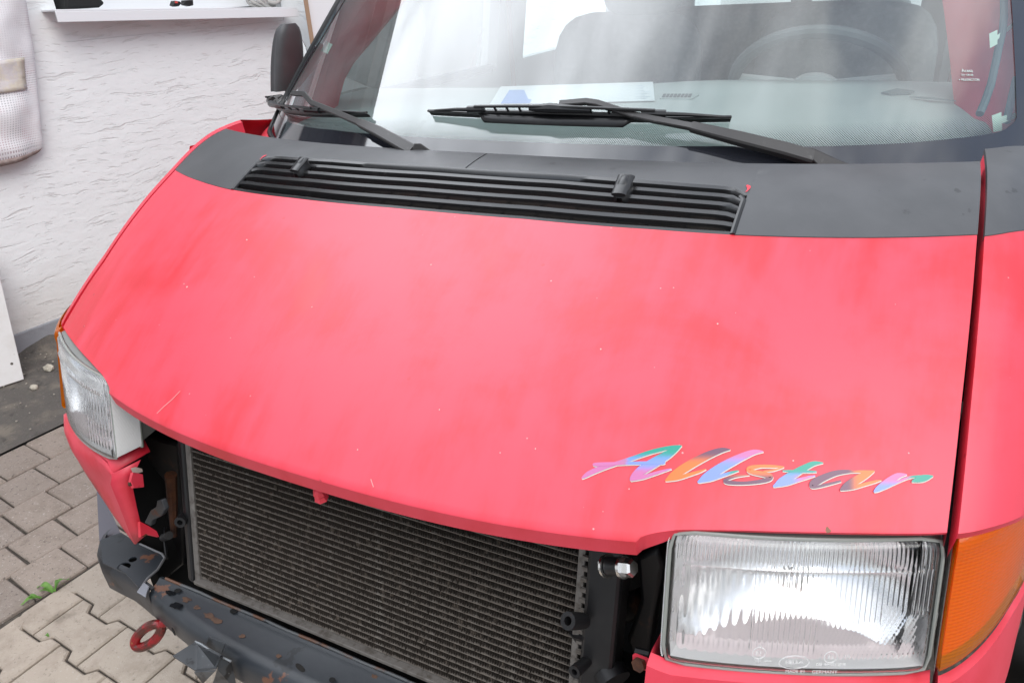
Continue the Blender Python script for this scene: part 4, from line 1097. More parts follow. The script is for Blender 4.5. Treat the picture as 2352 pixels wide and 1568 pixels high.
# black discs painting the dark of holes, and brackets on the beam
for (u, v_, a_, b_) in ((399, 1449, .004, .011), (690, 1532, .010, .009)):
    c = at_y(u, v_, yf(at_y(u, v_, -.03)[0]) - .0050); bb = MB(); bb.prism([c + np.array([a_ * math.cos(t), -.0006, b_ * math.sin(t)]) for t in np.linspace(0, 6.28, 15)[:-1]], (0, .0006, 0)); obj("hole_shade_disc", bb, M_dark, beam, smooth=False)
for (u, v_, r_) in ((763, 1560, .006), (408, 1355, .007), (537, 1402, .008), (615, 1423, .006)):
    c = at_z(u, v_, .4555); bb = MB(); bb.prism([c + np.array([r_ * math.cos(t), r_ * .8 * math.sin(t), 0]) for t in np.linspace(0, 6.28, 13)[:-1]], (0, 0, -.0008)); obj("hole_shade_disc", bb, M_dark, beam, smooth=False)
fy = -.055
bk_ = MB()
fold = lambda pts, dy, th: bk_.prism([at_y(u, v_, dy) for u, v_ in pts], th)
bk_.add([at_y(398, 1508, -.098), at_y(450, 1475, -.058), at_y(509, 1506, -.058), at_y(498, 1536, -.098), at_y(449, 1541, -.100)], [(0, 1, 2, 3, 4)])
bk_.add([at_y(398, 1508, -.098), at_y(449, 1541, -.100), at_y(469, 1566, -.098), at_y(497, 1537, -.098), at_y(449, 1540, -.100)], [(1, 2, 3, 4)])
bk_.add([at_y(476, 1480, -.048), at_y(482, 1459, -.046), at_y(520, 1476, -.046), at_y(511, 1496, -.048)], [(0, 1, 2, 3)])
bk_.add([at_y(509, 1506, -.060), at_y(532, 1518, -.048), at_y(546, 1590, -.048), at_y(482, 1590, -.072), at_y(500, 1537, -.075)], [(0, 1, 2, 3, 4)])
brk = obj("trim_bracket", bk_, mat("worn_black_bracket", (.055, .060, .066), .42, var=[(30, (.012, .012, .013), .52, .60, .9), (60, (.18, .19, .20), .66, .72, .6)]), beam, smooth=False, solid=.003)
bk2 = MB()
for path in (((449, 1472), (462, 1478), (480, 1490), (510, 1508), (531, 1518)), ((449, 1476), (470, 1492), (498, 1510), (506, 1509))):
    bk2.tube([at_y(u, v_, -.058) for u, v_ in path], .0022, 6)
obj("bracket_fold", bk2, mat("bright_worn_fold", (.20, .21, .22), .35, metal=.4), beam)
# towing eye
c0, c1 = at_y(312, 1482, -.035), at_y(366, 1438, -.005)
ax = c1 - c0; Ln = np.linalg.norm(ax); ax /= Ln; vd = c0 - CC; vd /= np.linalg.norm(vd); sd = np.cross(ax, vd); sd /= np.linalg.norm(sd)
path = []
for a in np.linspace(0, 2 * math.pi, 41)[:-1]:
    k = math.cos(a); path.append(c0 + ax * (Ln * .52 + Ln * .52 * k) + sd * .0195 * 0.78 * math.sin(a))
b = MB(); b.tube(path, .0098, 10, closed=True); b.tube([c1, c1 + ax * .05], .009, 10); obj("tow_hook", b, M_hook, van)

# radiator -----------------------------------------------------------
def rp(x, z, o=0.): return np.array([x, rad_y(z) - o, z])
RX0, RX1, RZ0, RZ1 = -.395, .347, .508, .905
b = MB(); b.add([rp(RX0, RZ0, -.03), rp(RX1, RZ0, -.03), rp(RX1, RZ1, -.03), rp(RX0, RZ1, -.03)], [(0, 1, 2, 3)])
rad = obj("radiator", b, M_dark, van, smooth=False)
pitch = .01135; n_t = int((RZ1 - RZ0) / pitch)
tm = MB(); tm.box((0, 0, 0), (RX1 - RX0, .020, .0010)); t0 = None
for k in range(n_t + 1):
    z = RZ0 + .004 + k * pitch
    if t0 is None:
        t0 = obj("tube", tm, M_tube, rad, smooth=False); o = t0
    else:
        o = t0.copy(); COL.objects.link(o)
    o.parent = rad; o.location = Vector(rp((RX0 + RX1) / 2 + random.uniform(-.0004, .0004), z, -.0095)); o.rotation_euler = (0, random.uniform(-.0006, .0006), 0)
fb = MB(); fp = .0021; nx = int((RX1 - RX0) / fp)
for k in range(n_t):
    z0 = RZ0 + .004 + k * pitch + .0008; z1 = z0 + pitch - .0017; rw1, rw2 = [], []
    ph = random.random()
    for i in range(nx + 1):
        x = RX0 + i * fp; top = (i % 2 == 0); j = random.uniform(-.0004, .0004); dd = random.uniform(0, .003) + (.004 if random.random() < .012 else 0)
        rw1.append(rp(x + j, z1 if top else z0, dd - .0012)); rw2.append(rp(x + j, z1 if top else z0, -.020))
    fb.grid([rw1, rw2])
tag(obj("cooling_fins", fb, M_fin, rad, smooth=False), kind="stuff")
b = MB(); b.box(((RX0 + RX1) / 2, rad_y(RZ0 - .004), RZ0 - .003), (RX1 - RX0 + .02, .020, .0075)); obj("bottom_rail", b, M_alu, rad, smooth=False, bevel=.001)
for s, x0 in ((-1, RX0), (1, RX1)):
    b = MB(); b.prism([rp(x0 - (0 if s > 0 else .013), RZ0 - .014, .004), rp(x0 + (.010 if s > 0 else 0), RZ0 - .014, .004), rp(x0 + (.010 if s > 0 else 0), RZ1, .004), rp(x0 - (0 if s > 0 else .013), RZ1, .004)], (0, .03, 0))
    hd = obj("header_strip", b, M_alu, rad, smooth=False, bevel=.0015)
    b = MB()
    for k in range(26):
        z = RZ0 - .004 + k * .0158
        b.box(rp(x0 + s * .0115, z, .0045), (.008, .004, .0070))
    if s > 0: obj("crimp_tab", b, M_alu, rad, smooth=False)
    b = MB(); xa, xb = (x0 + s * .014, x0 + s * (.034 if s < 0 else .062)); b.prism([rp(xa, RZ0 - .01, .008), rp(xb, RZ0 - .01, .004), rp(xb, RZ1, .004), rp(xa, RZ1, .008)], (0, .05, 0)); obj("side_tank", b, M_plastic, rad, smooth=False, bevel=.006)
# lugs and hoses
def eye(name, u, v_, y, r, m, ax=(0, -1, .2), ln=.02, par=None):
    c = at_y(u, v_, y); b = MB(); b.lathe([(r * .5, .0), (r * .5, ln), (r, ln), (r, 0), (r * .9, -.02)], c, ax, 18); return obj(name, b, m, par or rad, angle=40)
eye("mount_lug", 423, 1188, .055, .0105, M_bay, (.5, -1, .2), .018)
eye("mount_lug", 1322, 1425, .045, .0118, M_bay, (-.30, -.75, .62), .018)
eye("mount_lug", 1330, 1533, .035, .0088, M_bay, (-.2, -1, .3), .012)
b = MB(); b.tube([at_y(1335, 1440, .075), at_y(1360, 1490, .085), at_y(1385, 1530, .075), at_y(1408, 1570, .06)], [.018, .020, .020, .021], 14)
b.tube([at_y(1350, 1300, .13), at_y(1366, 1400, .13), at_y(1372, 1490, .12)], .026, 14); obj("coolant_hose", b, M_rubber, van)
b = MB(); b.tube([at_y(1398, 1540, .068), at_y(1412, 1566, .058)], .0245, 16); obj("hose_clamp", b, M_bay, van)
b = MB(); b.tube([at_y(1400, 1400, .2), at_y(1440, 1395, .19), at_y(1480, 1380, .19)], .022, 12); obj("cross_tube", b, M_bay, van)
# bolt under the bonnet corner
b = MB(); p0, p1 = at_y(1384, 1297, .055), at_y(1456, 1304, .045); ax = (p1 - p0) / np.linalg.norm(p1 - p0); Lb = np.linalg.norm(p1 - p0)
b.lathe([(.0001, 0), (.010, 0), (.010, .006)], p0, ax, 6); b.lathe([(.0001, .006), (.0155, .006), (.0155, .009), (.0001, .009)], p0, ax, 20); b.lathe([(.0001, Lb - .018), (.014, Lb - .018), (.014, Lb - .014), (.0001, Lb - .0139)], p0, ax, 20); b.lathe([(.0115, Lb - .014), (.0115, Lb - .003), (.009, Lb), (.0001, Lb)], p0, ax, 6)
bolt = obj("stop_bolt", b, M_chrome, van, angle=25)
b = MB(); b.tube([p0 + ax * .010, p0 + ax * (Lb - .018)], .0115, 14); obj("rubber_bush", b, M_rubber, bolt)
# red catch below the middle of the lip
c = at_y(735, 1134, -.012); b = MB(); b.lathe([(.0001, .014), (.007, .012), (.0095, .004), (.0075, -.002), (.0105, -.010), (.006, -.016), (.0001, -.016)], c, (.25, -.35, 1), 7); obj("bonnet_catch", b, M_red, bonnet, smooth=False)
# inner structures left and right of the radiator
b = MB(); b.prism([at_y(u, v_, .16) for u, v_ in ((318, 990), (365, 1010), (409, 1020), (420, 1180), (424, 1330), (395, 1330), (380, 1290), (380, 1110), (340, 1060))], (0, .03, 0)); obj("slam_panel", b, M_bay, van, bevel=.006)
b = MB(); b.tube([at_y(392, 1090, .13), at_y(396, 1150, .13), at_y(400, 1230, .12)], [.012, .010, .006], 8); obj("rusty_stay", b, M_rust, van)
b = MB(); b.prism([at_y(u, v_, .08) for u, v_ in ((331, 1200), (345, 1172), (358, 1164), (360, 1150), (370, 1148), (378, 1170), (370, 1185), (350, 1195), (346, 1208))], (.003, .01, 0)); obj("inner_bracket", b, mat("rust_edged_bracket", (.07, .075, .085), .4, var=[(16, (.16, .05, .02), .52, .6, .9)]), van, bevel=.002)
b = MB(); b.prism([at_y(u, v_, .14) for u, v_ in ((1462, 1280), (1510, 1260), (1525, 1300), (1500, 1420), (1490, 1500), (1455, 1510), (1440, 1470), (1470, 1380))], (0, .04, 0)); obj("lamp_bracket", b, M_bay, van, bevel=.006)
b = MB(); b.prism([at_y(u, v_, .012) for u, v_ in ((1453, 1503), (1490, 1517), (1484, 1540), (1453, 1528))], (.002, .004, 0)); tb = obj("mounting_tab", b, M_red, van, label="small red tab with a brown bolt beside the right headlight"); b = MB(); b.lathe([(.0001, .006), (.009, .006), (.010, 0)], at_y(1470, 1523, .011), (-.2, -1, .3), 6); obj("tab_bolt", b, M_rust, tb, smooth=False)
b = MB(); b.tube([at_y(1460, 1496, .03), at_y(1492, 1504, .03)], .006, 8); obj("clip_bar", b, M_bay, van)

# windscreen ---------------------------------------------------------
ZT = 1.74
def fz(x): return interp(abs(x), [0, .2, .4, .55, .67, .77, .80, .815], [1.227, 1.2265, 1.223, 1.216, 1.2105, 1.208, 1.209, 1.215])
def fx(s, z): return interp(z, [1.21, 1.22, 1.283, 1.38, 1.46, 1.74], [.812, .818, .808, .790, .772, .71] if s > 0 else [.784, .780, .748, .692, .655, .56])
def gl(x, z, o=0.):
    n = glass_n(x); return np.array([x, glass_y(x, z), z]) + n * o
rows_, uvs = [], []
for i in range(41):
    w = (i / 40) ** 1.4; row = []
    for j in range(61):
        a = j / 60 * 2 - 1; z0 = fz(a * .81) - .001; z = z0 + (ZT - z0) * w
        xw = fx(1 if a > 0 else -1, z) + .002; x = a * xw; row.append(gl(x, z)); uvs.append((x * 1.12, (z - z0) * 1.5))
    rows_.append(row)
b = MB(); b.grid(rows_); ws = obj("windscreen", b, M_screen, van, angle=80)
ul = ws.data.uv_layers.new(name="UV")
for lp in ws.data.loops: ul.data[lp.index].uv = uvs[lp.vertex_index]
# black printed border
rows_ = []
pth = [(-1, z) for z in np.linspace(ZT, 1.222, 24)]
inn_, out_ = [], []
for z in np.linspace(ZT, 1.235, 26): x = -fx(-1, z); inn_.append((x, z)); out_.append((x - .060, z - .004))
for a in np.linspace(0, 1, 9)[1:-1]: # rounded lower left corner
    inn_.append((-.784 + .012 * a, 1.235 - .024 * a ** .7)); out_.append((-.842 + .05 * a, 1.228 - .060 * a ** .8))
for x in np.linspace(-.77, .79, 60): inn_.append((x, fz(x))); out_.append((x * 1.022, min(1.176 - .008 * (abs(x) / .8) ** 4, fz(x) - .03)))
for a in np.linspace(0, 1, 9)[1:-1]: inn_.append((.79 + .028 * a ** .8, 1.209 + .014 * a ** 1.6)); out_.append((.808 + .07 * a ** .7, 1.168 + .05 * a ** 1.5))
for z in np.linspace(1.225, ZT, 26): x = fx(1, z); inn_.append((x, z)); out_.append((x + .062, z))
b = MB(); b.grid([[gl(x, z, .0012) for x, z in inn_], [gl((x + X) / 2, (z + Z) / 2, .0012) for (x, z), (X, Z) in zip(inn_, out_)], [gl(X, Z, .0012) for X, Z in out_]]); fb_ = obj("glass_border", b, M_frit, ws, angle=80)
b = MB(); b.tube([gl(X, Z, .001) for X, Z in out_], .0065, 8); obj("rubber_seal", b, M_rubber, ws, angle=80)

# wipers -------------------------------------------------------------
def gpix(u, v_, o): # on the glass, lifted by o
    return meet(u, v_, lambda P: F_glass(P, o * 1.53), .5, 3, 400)
def wiper(lab, arm, tips, holder, spoiler, hs=1.0):
    # arm: list of (u, v, lift, half width)
    b = MB(); P_ = [gpix(a[0], a[1], a[2]) for a in arm]; rr = []
    up = np.array([0, .45, .89])
    for i, p in enumerate(P_):
        t = P_[min(i + 1, len(P_) - 1)] - P_[max(i - 1, 0)]; t /= np.linalg.norm(t); n = glass_n(p[0]); sd = np.cross(t, n); sd /= np.linalg.norm(sd); hw = arm[i][3]
        rr.append([p + sd * x * hw + n * y * hw for x, y in ((-1, -.55), (-1, .30), (-.75, .55), (.75, .55), (1, .30), (1, -.55))])
    b.grid(rr, close=True); b.add([*rr[0]], [tuple(range(6))]); b.add([*rr[-1]], [tuple(range(6))])
    root = obj("wiper", b, M_wiper, van, angle=40, label=lab)
    A, B = gpix(*tips[0], .006), gpix(*tips[1], .006)
    def bl(t, h):      # along the blade, h above the glass
        x = A[0] + (B[0] - A[0]) * t; z = A[2] + (B[2] - A[2]) * t ; p = np.array([x, glass_y(x, z), z]); return p + glass_n(x) * h * (hs if h > .012 else 1)
    ts = np.linspace(0, 1, 30)
    b = MB(); b.grid([[bl(t, .001) for t in ts], [bl(t, .007) + np.array([0, .0015, 0]) for t in ts], [bl(t, .0105) for t in ts], [bl(t, .007) - np.array([0, .0015, 0]) for t in ts], [bl(t, .001) for t in ts]]); obj("blade_rubber", b, M_rubber, root, angle=60)
    b = MB()
    b.tube([bl(t, .0125) for t in np.linspace(.0, 1, 30)], .0028, 6, sq=(1, 1.4))
    c1, c2 = .20, .79
    b.tube([bl(.02, .0135), bl(c1 * .55, .0190), bl(c1, .0215)], [.002, .003, .0042], 8); b.tube([bl(.98, .0135), bl(1 - (1 - c2) * .55, .0190), bl(c2, .0215)], [.002, .003, .0042], 8)
    obj("blade_lever", b, M_plastic, root)
    b = MB(); hb = lambda t: .006 * math.sin(math.pi * (t - c1) / (c2 - c1)); b.tube([bl(t, .0285 + hb(t)) for t in np.linspace(c1, c2, 16)], .0028, 6); b.tube([bl(t, .0165 + hb(t) * .6) for t in np.linspace(c1, c2, 16)], .0038, 6)
    for t in (.225, .275, .32, .365, .42, .60, .655, .705, .755): b.tube([bl(t, .0155 + hb(t) * .6), bl(t, .029 + hb(t))], .0022, 6)
    b.tube([bl(.40, .028), bl(.47, .031), bl(.60, .028)], [.004, .0085, .005], 8)
    b.tube([bl(c1 - .03, .021), bl(c1 + .03, .023)], .0062, 8); b.tube([bl(c2 - .04, .023), bl(c2 + .03, .021)], .0066, 8)
    obj("blade_frame", b, M_plastic, root)
    if spoiler:
        b = MB(); tt = np.linspace(c1 + .01, c2 - .06, 20); dn = np.array([0, -.80, -.60])
        def ed(t): return min(1, min(t - tt[0], tt[-1] - t) / .02 + .25)
        b.grid([[bl(t, .016) for t in tt], [bl(t, .014) + dn * .010 * ed(t) for t in tt], [bl(t, .012) + dn * .020 * ed(t) for t in tt]]); obj("wind_deflector", b, M_plastic, root, solid=.002)
    # pivot cap
    q = holder; b = MB(); pc = [gpix(u, v_, l) for (u, v_, l) in q]
    b.prism(pc, np.array([0, .02, -.022])); obj("pivot_cap", b, M_wiper, root, bevel=.003, smooth=True, angle=40)
    return root
wiper("right wiper with its long blade and pale wind deflector lying across the middle of the windscreen",
      [(1866, 362, .016, .0125), (1800, 343, .020, .0120), (1700, 318, .024, .0110), (1590, 291, .026, .0085), (1585, 290, .026, .0062), (1500, 274, .027, .0060), (1450, 263, .028, .0058), (1372, 237, .031, .0058), (1345, 233, .032, .0058), (1285, 238, .031, .0056)],
      ((986, 268), (1674, 284)), [(1850, 352, .020), (1853, 335, .024), (1872, 340, .022), (1920, 362, .010), (1972, 382, .002), (1880, 384, .010)], True, 1.12)
wiper("left wiper resting across the windscreen's left corner",
      [(948, 347, .014, .0115), (920, 331, .018, .0115), (870, 303, .022, .0105), (828, 283, .024, .0085), (824, 281, .024, .0064), (760, 254, .026, .0060), (715, 236, .028, .0058), (698, 216, .036, .0056), (670, 214, .034, .0054)],
      ((612, 232), (846, 272)), [(944, 348, .020), (950, 327, .024), (966, 328, .022), (1000, 352, .004), (985, 358, .002), (955, 356, .008)], False, 1.15)

# door mirror --------------------------------------------------------
b = MB(); rr = []
for k in range(15):
    w = k / 14; v_ = 55 + 150 * w
    c = at_y(661 - 1.5 * w, v_, 1.04); prof = math.sin(math.pi * min(max(w * .62, .006), .985)) ** .20
    cx, cyy = .027 * prof, .056 * prof
    ring = []
    for a in np.linspace(0, 2 * math.pi, 29)[:-1]:
        dx = math.copysign(abs(math.cos(a)) ** .75, math.cos(a)); dy = math.copysign(abs(math.sin(a)) ** .75, math.sin(a)); gro = 1 - .14 * math.exp(-((a - 4.55) / .22) ** 2)
        ring.append(c + np.array([dx * cx * gro, dy * cyy * gro, 0]))
    rr.append(ring)
b.grid(rr, close=True); b.add(rr[0], [tuple(range(28))]); b.add(rr[-1], [tuple(range(28))])
mir = obj("door_mirror", b, M_mirror, van, angle=60, label="grey plastic door mirror beside the left windscreen pillar")
b = MB(); b.tube([at_y(660, 185, 1.05), np.array([-.88, 1.10, 1.20])], [.028, .035], 12); obj("mirror_arm", b, M_plastic, mir)
b = MB(); b.prism([(-.96 + .055 * math.cos(a) * 1.2, 1.124, 1.32 + .075 * math.sin(a)) for a in np.linspace(0, 6.28, 21)[:-1]], (0, .003, 0)); obj("mirror_glass", b, M_refl, mir)

# cabin --------------------------------------------------------------
# pillars behind the glass edge
Fo = lambda o: (lambda P: F_glass(P, -o))
def beh(u, v_, o): return meet(u, v_, Fo(o), .5, 4.0, 600)
def pil(s, name):
    rr = []
    for z in np.linspace(1.15, 1.78, 18):
        x0 = fx(s, max(z, 1.22)); y0 = glass_y(x0, z)
        t = (z - 1.2) / .3
        wd = (.085 + .030 * t) if s > 0 else (.022 + .42 * max(0, z - 1.285) + .5 * max(0, 1.275 - z))
        rr.append([np.array([s * (x0 + .055), glass_y(x0 + .055, z) + .010, z]), np.array([s * (x0 + .018), y0 + .030, z]), np.array([s * (x0 - .004), y0 + .050, z]), np.array([s * (x0 - wd * .30), y0 + .060, z]), np.array([s * (x0 - wd * .42), y0 + .085, z]), np.array([s * (x0 - wd * .62), y0 + .095, z]),
                   np.array([s * (x0 - wd), y0 + .145, z]), np.array([s * (x0 - wd * .8), y0 + .185, z]), np.array([s * (x0 + .06), y0 + .205, z])])
    b = MB(); b.grid(rr); return obj(name, b, M_red, van, angle=50, label="red windscreen pillar %s" % ("with grey wire and green tape at the right" if s > 0 else "at the left behind the glass"))
pr, pl_ = pil(1, "windscreen_pillar"), pil(-1, "windscreen_pillar")
b = MB(); b.tube([beh(u, v_, .035) for u, v_ in ((2306, -10), (2306, 40), (2303, 72), (2294, 110), (2286, 150), (2276, 195), (2262, 235), (2250, 262))], .0065, 8); obj("wire_loom", b, M_wire, pr)
b = MB(); b.tube([beh(u, v_, .035) for u, v_ in ((2334, 180), (2326, 215), (2318, 250), (2312, 280))], .006, 8); obj("wire_loom", b, M_wire, pr)
def tape(polys, o, par):
    b = MB()
    for pts in polys: b.prism([beh(u, v_, o) for u, v_ in pts], (0, .0015, 0))
    obj("tape", b, M_tape, par, smooth=False)
tape([[(2272, 78), (2291, 69), (2291, 102), (2274, 111)], [(2290, 82), (2326, 53), (2326, 63), (2291, 92)]], .030, pr)
tape([[(2278, 266), (2300, 258), (2302, 300), (2282, 304)], [(2300, 268), (2334, 260), (2334, 271), (2302, 284)]], .028, pr)
tape([[(749, 95), (763, 103), (752, 124), (737, 117)], [(723, 90), (730, 92), (746, 106), (742, 111)]], .030, pl_)
tape([[(655, 228), (676, 230), (668, 247), (652, 246)]], .030, pl_)

DZ = lambda x: 1.205 + .022 * (1 / (1 + math.exp(-(x - .05) * 14)))
def dash_edge(x): return interp(x, [-.84, -.5, -.1, .06, .5, .775, .82], [1.36, 1.41, 1.43, 1.45, 1.44, 1.38, 1.18])
rr = []
xsD = np.linspace(-.84, .82, 56)
for w in list(np.linspace(0, 1, 16)): rr.append([np.array([x, (glass_y(x, 1.19) + .03) * (1 - w) + max(dash_edge(x), glass_y(x, 1.19) + .05) * w, 1.165 + (DZ(x) - 1.165) * min(1, w * 2.2) ** .7 - .012 * max(0, (w - .85) / .15) ** 2]) for x in xsD])
rr.append([p + np.array([0, .03, -.03]) for p in rr[-1]]); rr.append([p + np.array([0, .0, -.25]) for p in rr[-1]])
b = MB(); b.grid(rr); dash = obj("dashboard", b, M_dash, van, angle=50)
def dz(u, v_, h=.004): return at_z(u, v_, DZ(at_z(u, v_, 1.21)[0]) + h)
b = MB(); b.prism([dz(u, v_) for u, v_ in ((1515, 214), (1600, 213), (1606, 217), (1588, 227), (1515, 226))], (0, 0, -.003)); vent = obj("air_vent", b, M_dash, dash)
for k in range(8):
    u = 1524 + k * 8.5; b = MB(); b.prism([dz(u, 215.5, .0055), dz(u + 6.5, 215.5, .0055), dz(u + 2.5, 223, .0055), dz(u - 4, 223, .0055)], (0, 0, -.001)); obj("vent_slot", b, mat("vent_slot_grey", (.10, .11, .11), .7) if k == 0 else bpy.data.materials["vent_slot_grey"], vent, smooth=False)
b = MB(); b.tube([dz(2090, 223, .004), dz(2140, 226, .006), dz(2195, 232, .002)], [.003, .008, .002], 6, sq=(.3, 1)); obj("dash_slot", b, M_wire, dash)
b = MB(); b.prism([dz(u, v_) for u, v_ in ((2024, 212), (2060, 203), (2100, 208), (2092, 214), (2044, 216))], (0, 0, -.003)); obj("dash_switch", b, M_wire, dash)
# paper lying on the dashboard
pp = thing("paper", "white printed sheet with a blue square lying on the dashboard behind the wiper", "paper", dz(1320, 215))
b = MB(); b.prism([dz(u, v_, .006) for u, v_ in ((1150, 199), (1500, 188), (1504, 231), (1300, 236), (1125, 240))], (0, 0, -.001)); obj("sheet", b, M_paper, pp, smooth=False)
b = MB(); b.prism([dz(u, v_, .0075) for u, v_ in ((1170, 207), (1233, 206), (1217, 237), (1150, 238))], (0, 0, -.0004)); obj("blue_square", b, M_blue, pp, smooth=False)
b = MB()
for k in range(9):
    for j in range(3):
        u = 1325 + j * 60 + k * 1.0; v_ = 197 + 3.6 * k
        b.prism([dz(u, v_, .0072), dz(u + random.uniform(25, 50), v_ - .8, .0072), dz(u + 30, v_ + .3, .0072)], (0, 0, -.0003))
obj("print_line", b, mat("grey_print", (.5, .55, .62), .7), pp, smooth=False)
# steering wheel
cW = np.array([.445, 1.43, 1.195]); axW = np.array([0, .72, .69]); e1 = np.array([1., 0, 0]); e2 = np.array([0, -.69, .72])
b = MB(); b.tube([cW + .198 * (e1 * math.cos(a) + e2 * math.sin(a)) for a in np.linspace(0, 2 * math.pi, 61)[:-1]], .0155, 10, closed=True)
wheel = obj("steering_wheel", b, mat("grey_wheel_rim", (.10, .105, .11), .55), van)
b = MB()
for a in (.2, math.pi - .2, -math.pi / 2): b.tube([cW - axW * .02, cW + .19 * (e1 * math.cos(a) + e2 * math.sin(a))], [.035, .014], 8)
b.lathe([(.0001, .02), (.06, .012), (.075, -.01), (.05, -.05)], cW - axW * .01, axW, 20); obj("wheel_hub", b, M_panel_in, wheel)
# seats
def seat(x, lab, w=.54):
    root = None
    def pad(nm, c, size, tilt, par, e=.55):
        bb = MB(); rr_ = []
        for i in range(13):
            ph = math.pi * (i / 12 - .5); row = []
            for j in range(28):
                th = 2 * math.pi * j / 28; sp = lambda v_, q: math.copysign(abs(v_) ** q, v_)
                p = np.array([sp(math.cos(ph), e) * sp(math.cos(th), e) * size[0] / 2, sp(math.cos(ph), e) * sp(math.sin(th), e) * size[1] / 2, sp(math.sin(ph), e) * size[2] / 2])
                R = np.array([[1, 0, 0], [0, math.cos(tilt), math.sin(tilt)], [0, -math.sin(tilt), math.cos(tilt)]]); row.append(np.array(c) + R @ p)
            rr_.append(row)
        bb.grid(rr_, close=True); return obj(nm, bb, M_grey, par, angle=70)
    root = pad("seat", (x, 1.78, .80), (w, .52, .18), 0, van); root["label"] = lab
    pad("backrest", (x, 2.06, 1.06), (w, .17, .60), .22, root, .45); pad("headrest", (x + (.06 if x < 0 else 0), 2.10, 1.455 if x < 0 else 1.62), (w * .54, .11, .24), .1, root, .6)
seat(-.27, "grey passenger seat behind the left half of the windscreen"); seat(.45, "grey driver seat behind the steering wheel")
# body shell
def side_panel(s, name):
    b = MB(); X = .86
    def q(y0, y1, z0, z1, x0=X, x1=X): b.add([(s * x0, y0, z0), (s * x0, y1, z0), (s * x1, y1, z1), (s * x1, y0, z1)], [(0, 1, 2, 3)])
    xt = lambda z: X if z < 1.17 else X - (z - 1.17) * .14
    q(1.0, 4.6, .25, 1.17)
    q(1.42, 4.6, 1.66, 1.92, xt(1.66), xt(1.92)); q(2.12, 2.36, 1.17, 1.66, X, xt(1.66)); q(3.55, 3.70, 1.17, 1.66, X, xt(1.66)); q(4.40, 4.6, 1.17, 1.66, X, xt(1.66))
    return obj(name, b, M_panel_in, van, smooth=False, solid=.04)
spL, spR = side_panel(-1, "side_wall"), side_panel(1, "side_wall")
for s, par in ((-1, spL), (1, spR)):
    for (y0, y1, nm) in ((1.15, 2.12, "door_window"), (2.36, 3.55, "side_window"), (3.70, 4.40, "side_window")):
        X0, X1 = .855, .855 - .49 * .14; k0 = 0 if nm != "door_window" else 1
        b = MB(); b.add([(s * X0, y0 - .2 * k0, 1.17), (s * X0, y1, 1.17), (s * X1, y1, 1.66), (s * X1, y0 + .30 * k0, 1.66)], [(0, 1, 2, 3)]); obj(nm, b, M_side, par, smooth=False)
    b = MB()
    for w in np.linspace(0, 1, 2): pass
    b.tube([(s * .85, 1.00, 1.19), (s * .845, 1.20, 1.34), (s * .82, 1.50, 1.50), (s * .79, 1.70, 1.66)], .016, 8); b.tube([(s * .85, .98, 1.185), (s * .85, 2.12, 1.165)], .016, 8); obj("window_frame", b, mat("dark_window_frame", (.02, .025, .05), .4), par)
    b = MB(); b.tube([(s * .80, 2.22, 1.75), (s * .78, 2.18, 1.3), (s * .74, 2.12, .85)], .022, 8, sq=(.2, 1)); obj("seat_belt", b, mat("faded_belt", (.22, .10, .10), .7), par)
b = MB()
b.add([(-.70, 1.28, 1.78), (.70, 1.28, 1.78), (.74, 1.50, 1.90), (-.74, 1.50, 1.90)], [(0, 1, 2, 3)]); b.add([(-.74, 1.50, 1.90), (.74, 1.50, 1.90), (.75, 4.6, 1.94), (-.75, 4.6, 1.94)], [(0, 1, 2, 3)])
obj("roof", b, M_red, van, smooth=False, solid=.03)
b = MB(); b.box((0, 2.6, .36), (1.7, 4.0, .04)); obj("floor", b, M_panel_in, van, smooth=False)
b = MB(); Y = 4.6
for (x0, x1, z0, z1) in ((-.86, .86, .25, 1.12), (-.80, .80, 1.66, 1.94), (-.86, -.66, 1.12, 1.66), (.66, .86, 1.12, 1.66), (-.06, .06, 1.12, 1.66)): b.add([(x0, Y, z0), (x1, Y, z0), (x1, Y, z1), (x0, Y, z1)], [(0, 1, 2, 3)])
tg = obj("tail_wall", b, M_panel_in, van, smooth=False, solid=.03)
for x0, x1 in ((-.66, -.06), (.06, .66)): b = MB(); b.add([(x0, Y, 1.12), (x1, Y, 1.12), (x1, Y, 1.66), (x0, Y, 1.66)], [(0, 1, 2, 3)]); obj("rear_window", b, M_side, tg, smooth=False)
b = MB(); b.box((0, 3.3, 1.0), (1.25, .16, .62)); obj("rear_bench", b, M_grey, van, bevel=.05)
# outer skin of the flanks
for s in (-1, 1):
    b = MB(); b.grid([[(s * .925, y, z) for y in (.66, 1.4, 2.2, 4.6)] for z in (.3, .7, 1.12)] + [[(s * .905, y, 1.16) for y in (.66, 1.4, 2.2, 4.6)]]); obj("flank", b, M_red, van, angle=40)
    b = MB(); b.tube([(s * .92, 1.33 + .34 * math.cos(a), .31 + .34 * math.sin(a)) for a in np.linspace(0, 6.28, 33)[:-1]], .001, 4, closed=True)
    b = MB(); b.lathe([(.0001, -.09), (.19, -.09), (.20, -.10), (.30, -.10), (.315, -.07), (.315, .07), (.30, .10), (.0001, .10)], (s * .80, 1.10, .265), (1, 0, 0), 36); obj("wheel", b, M_rubber, van, angle=40)

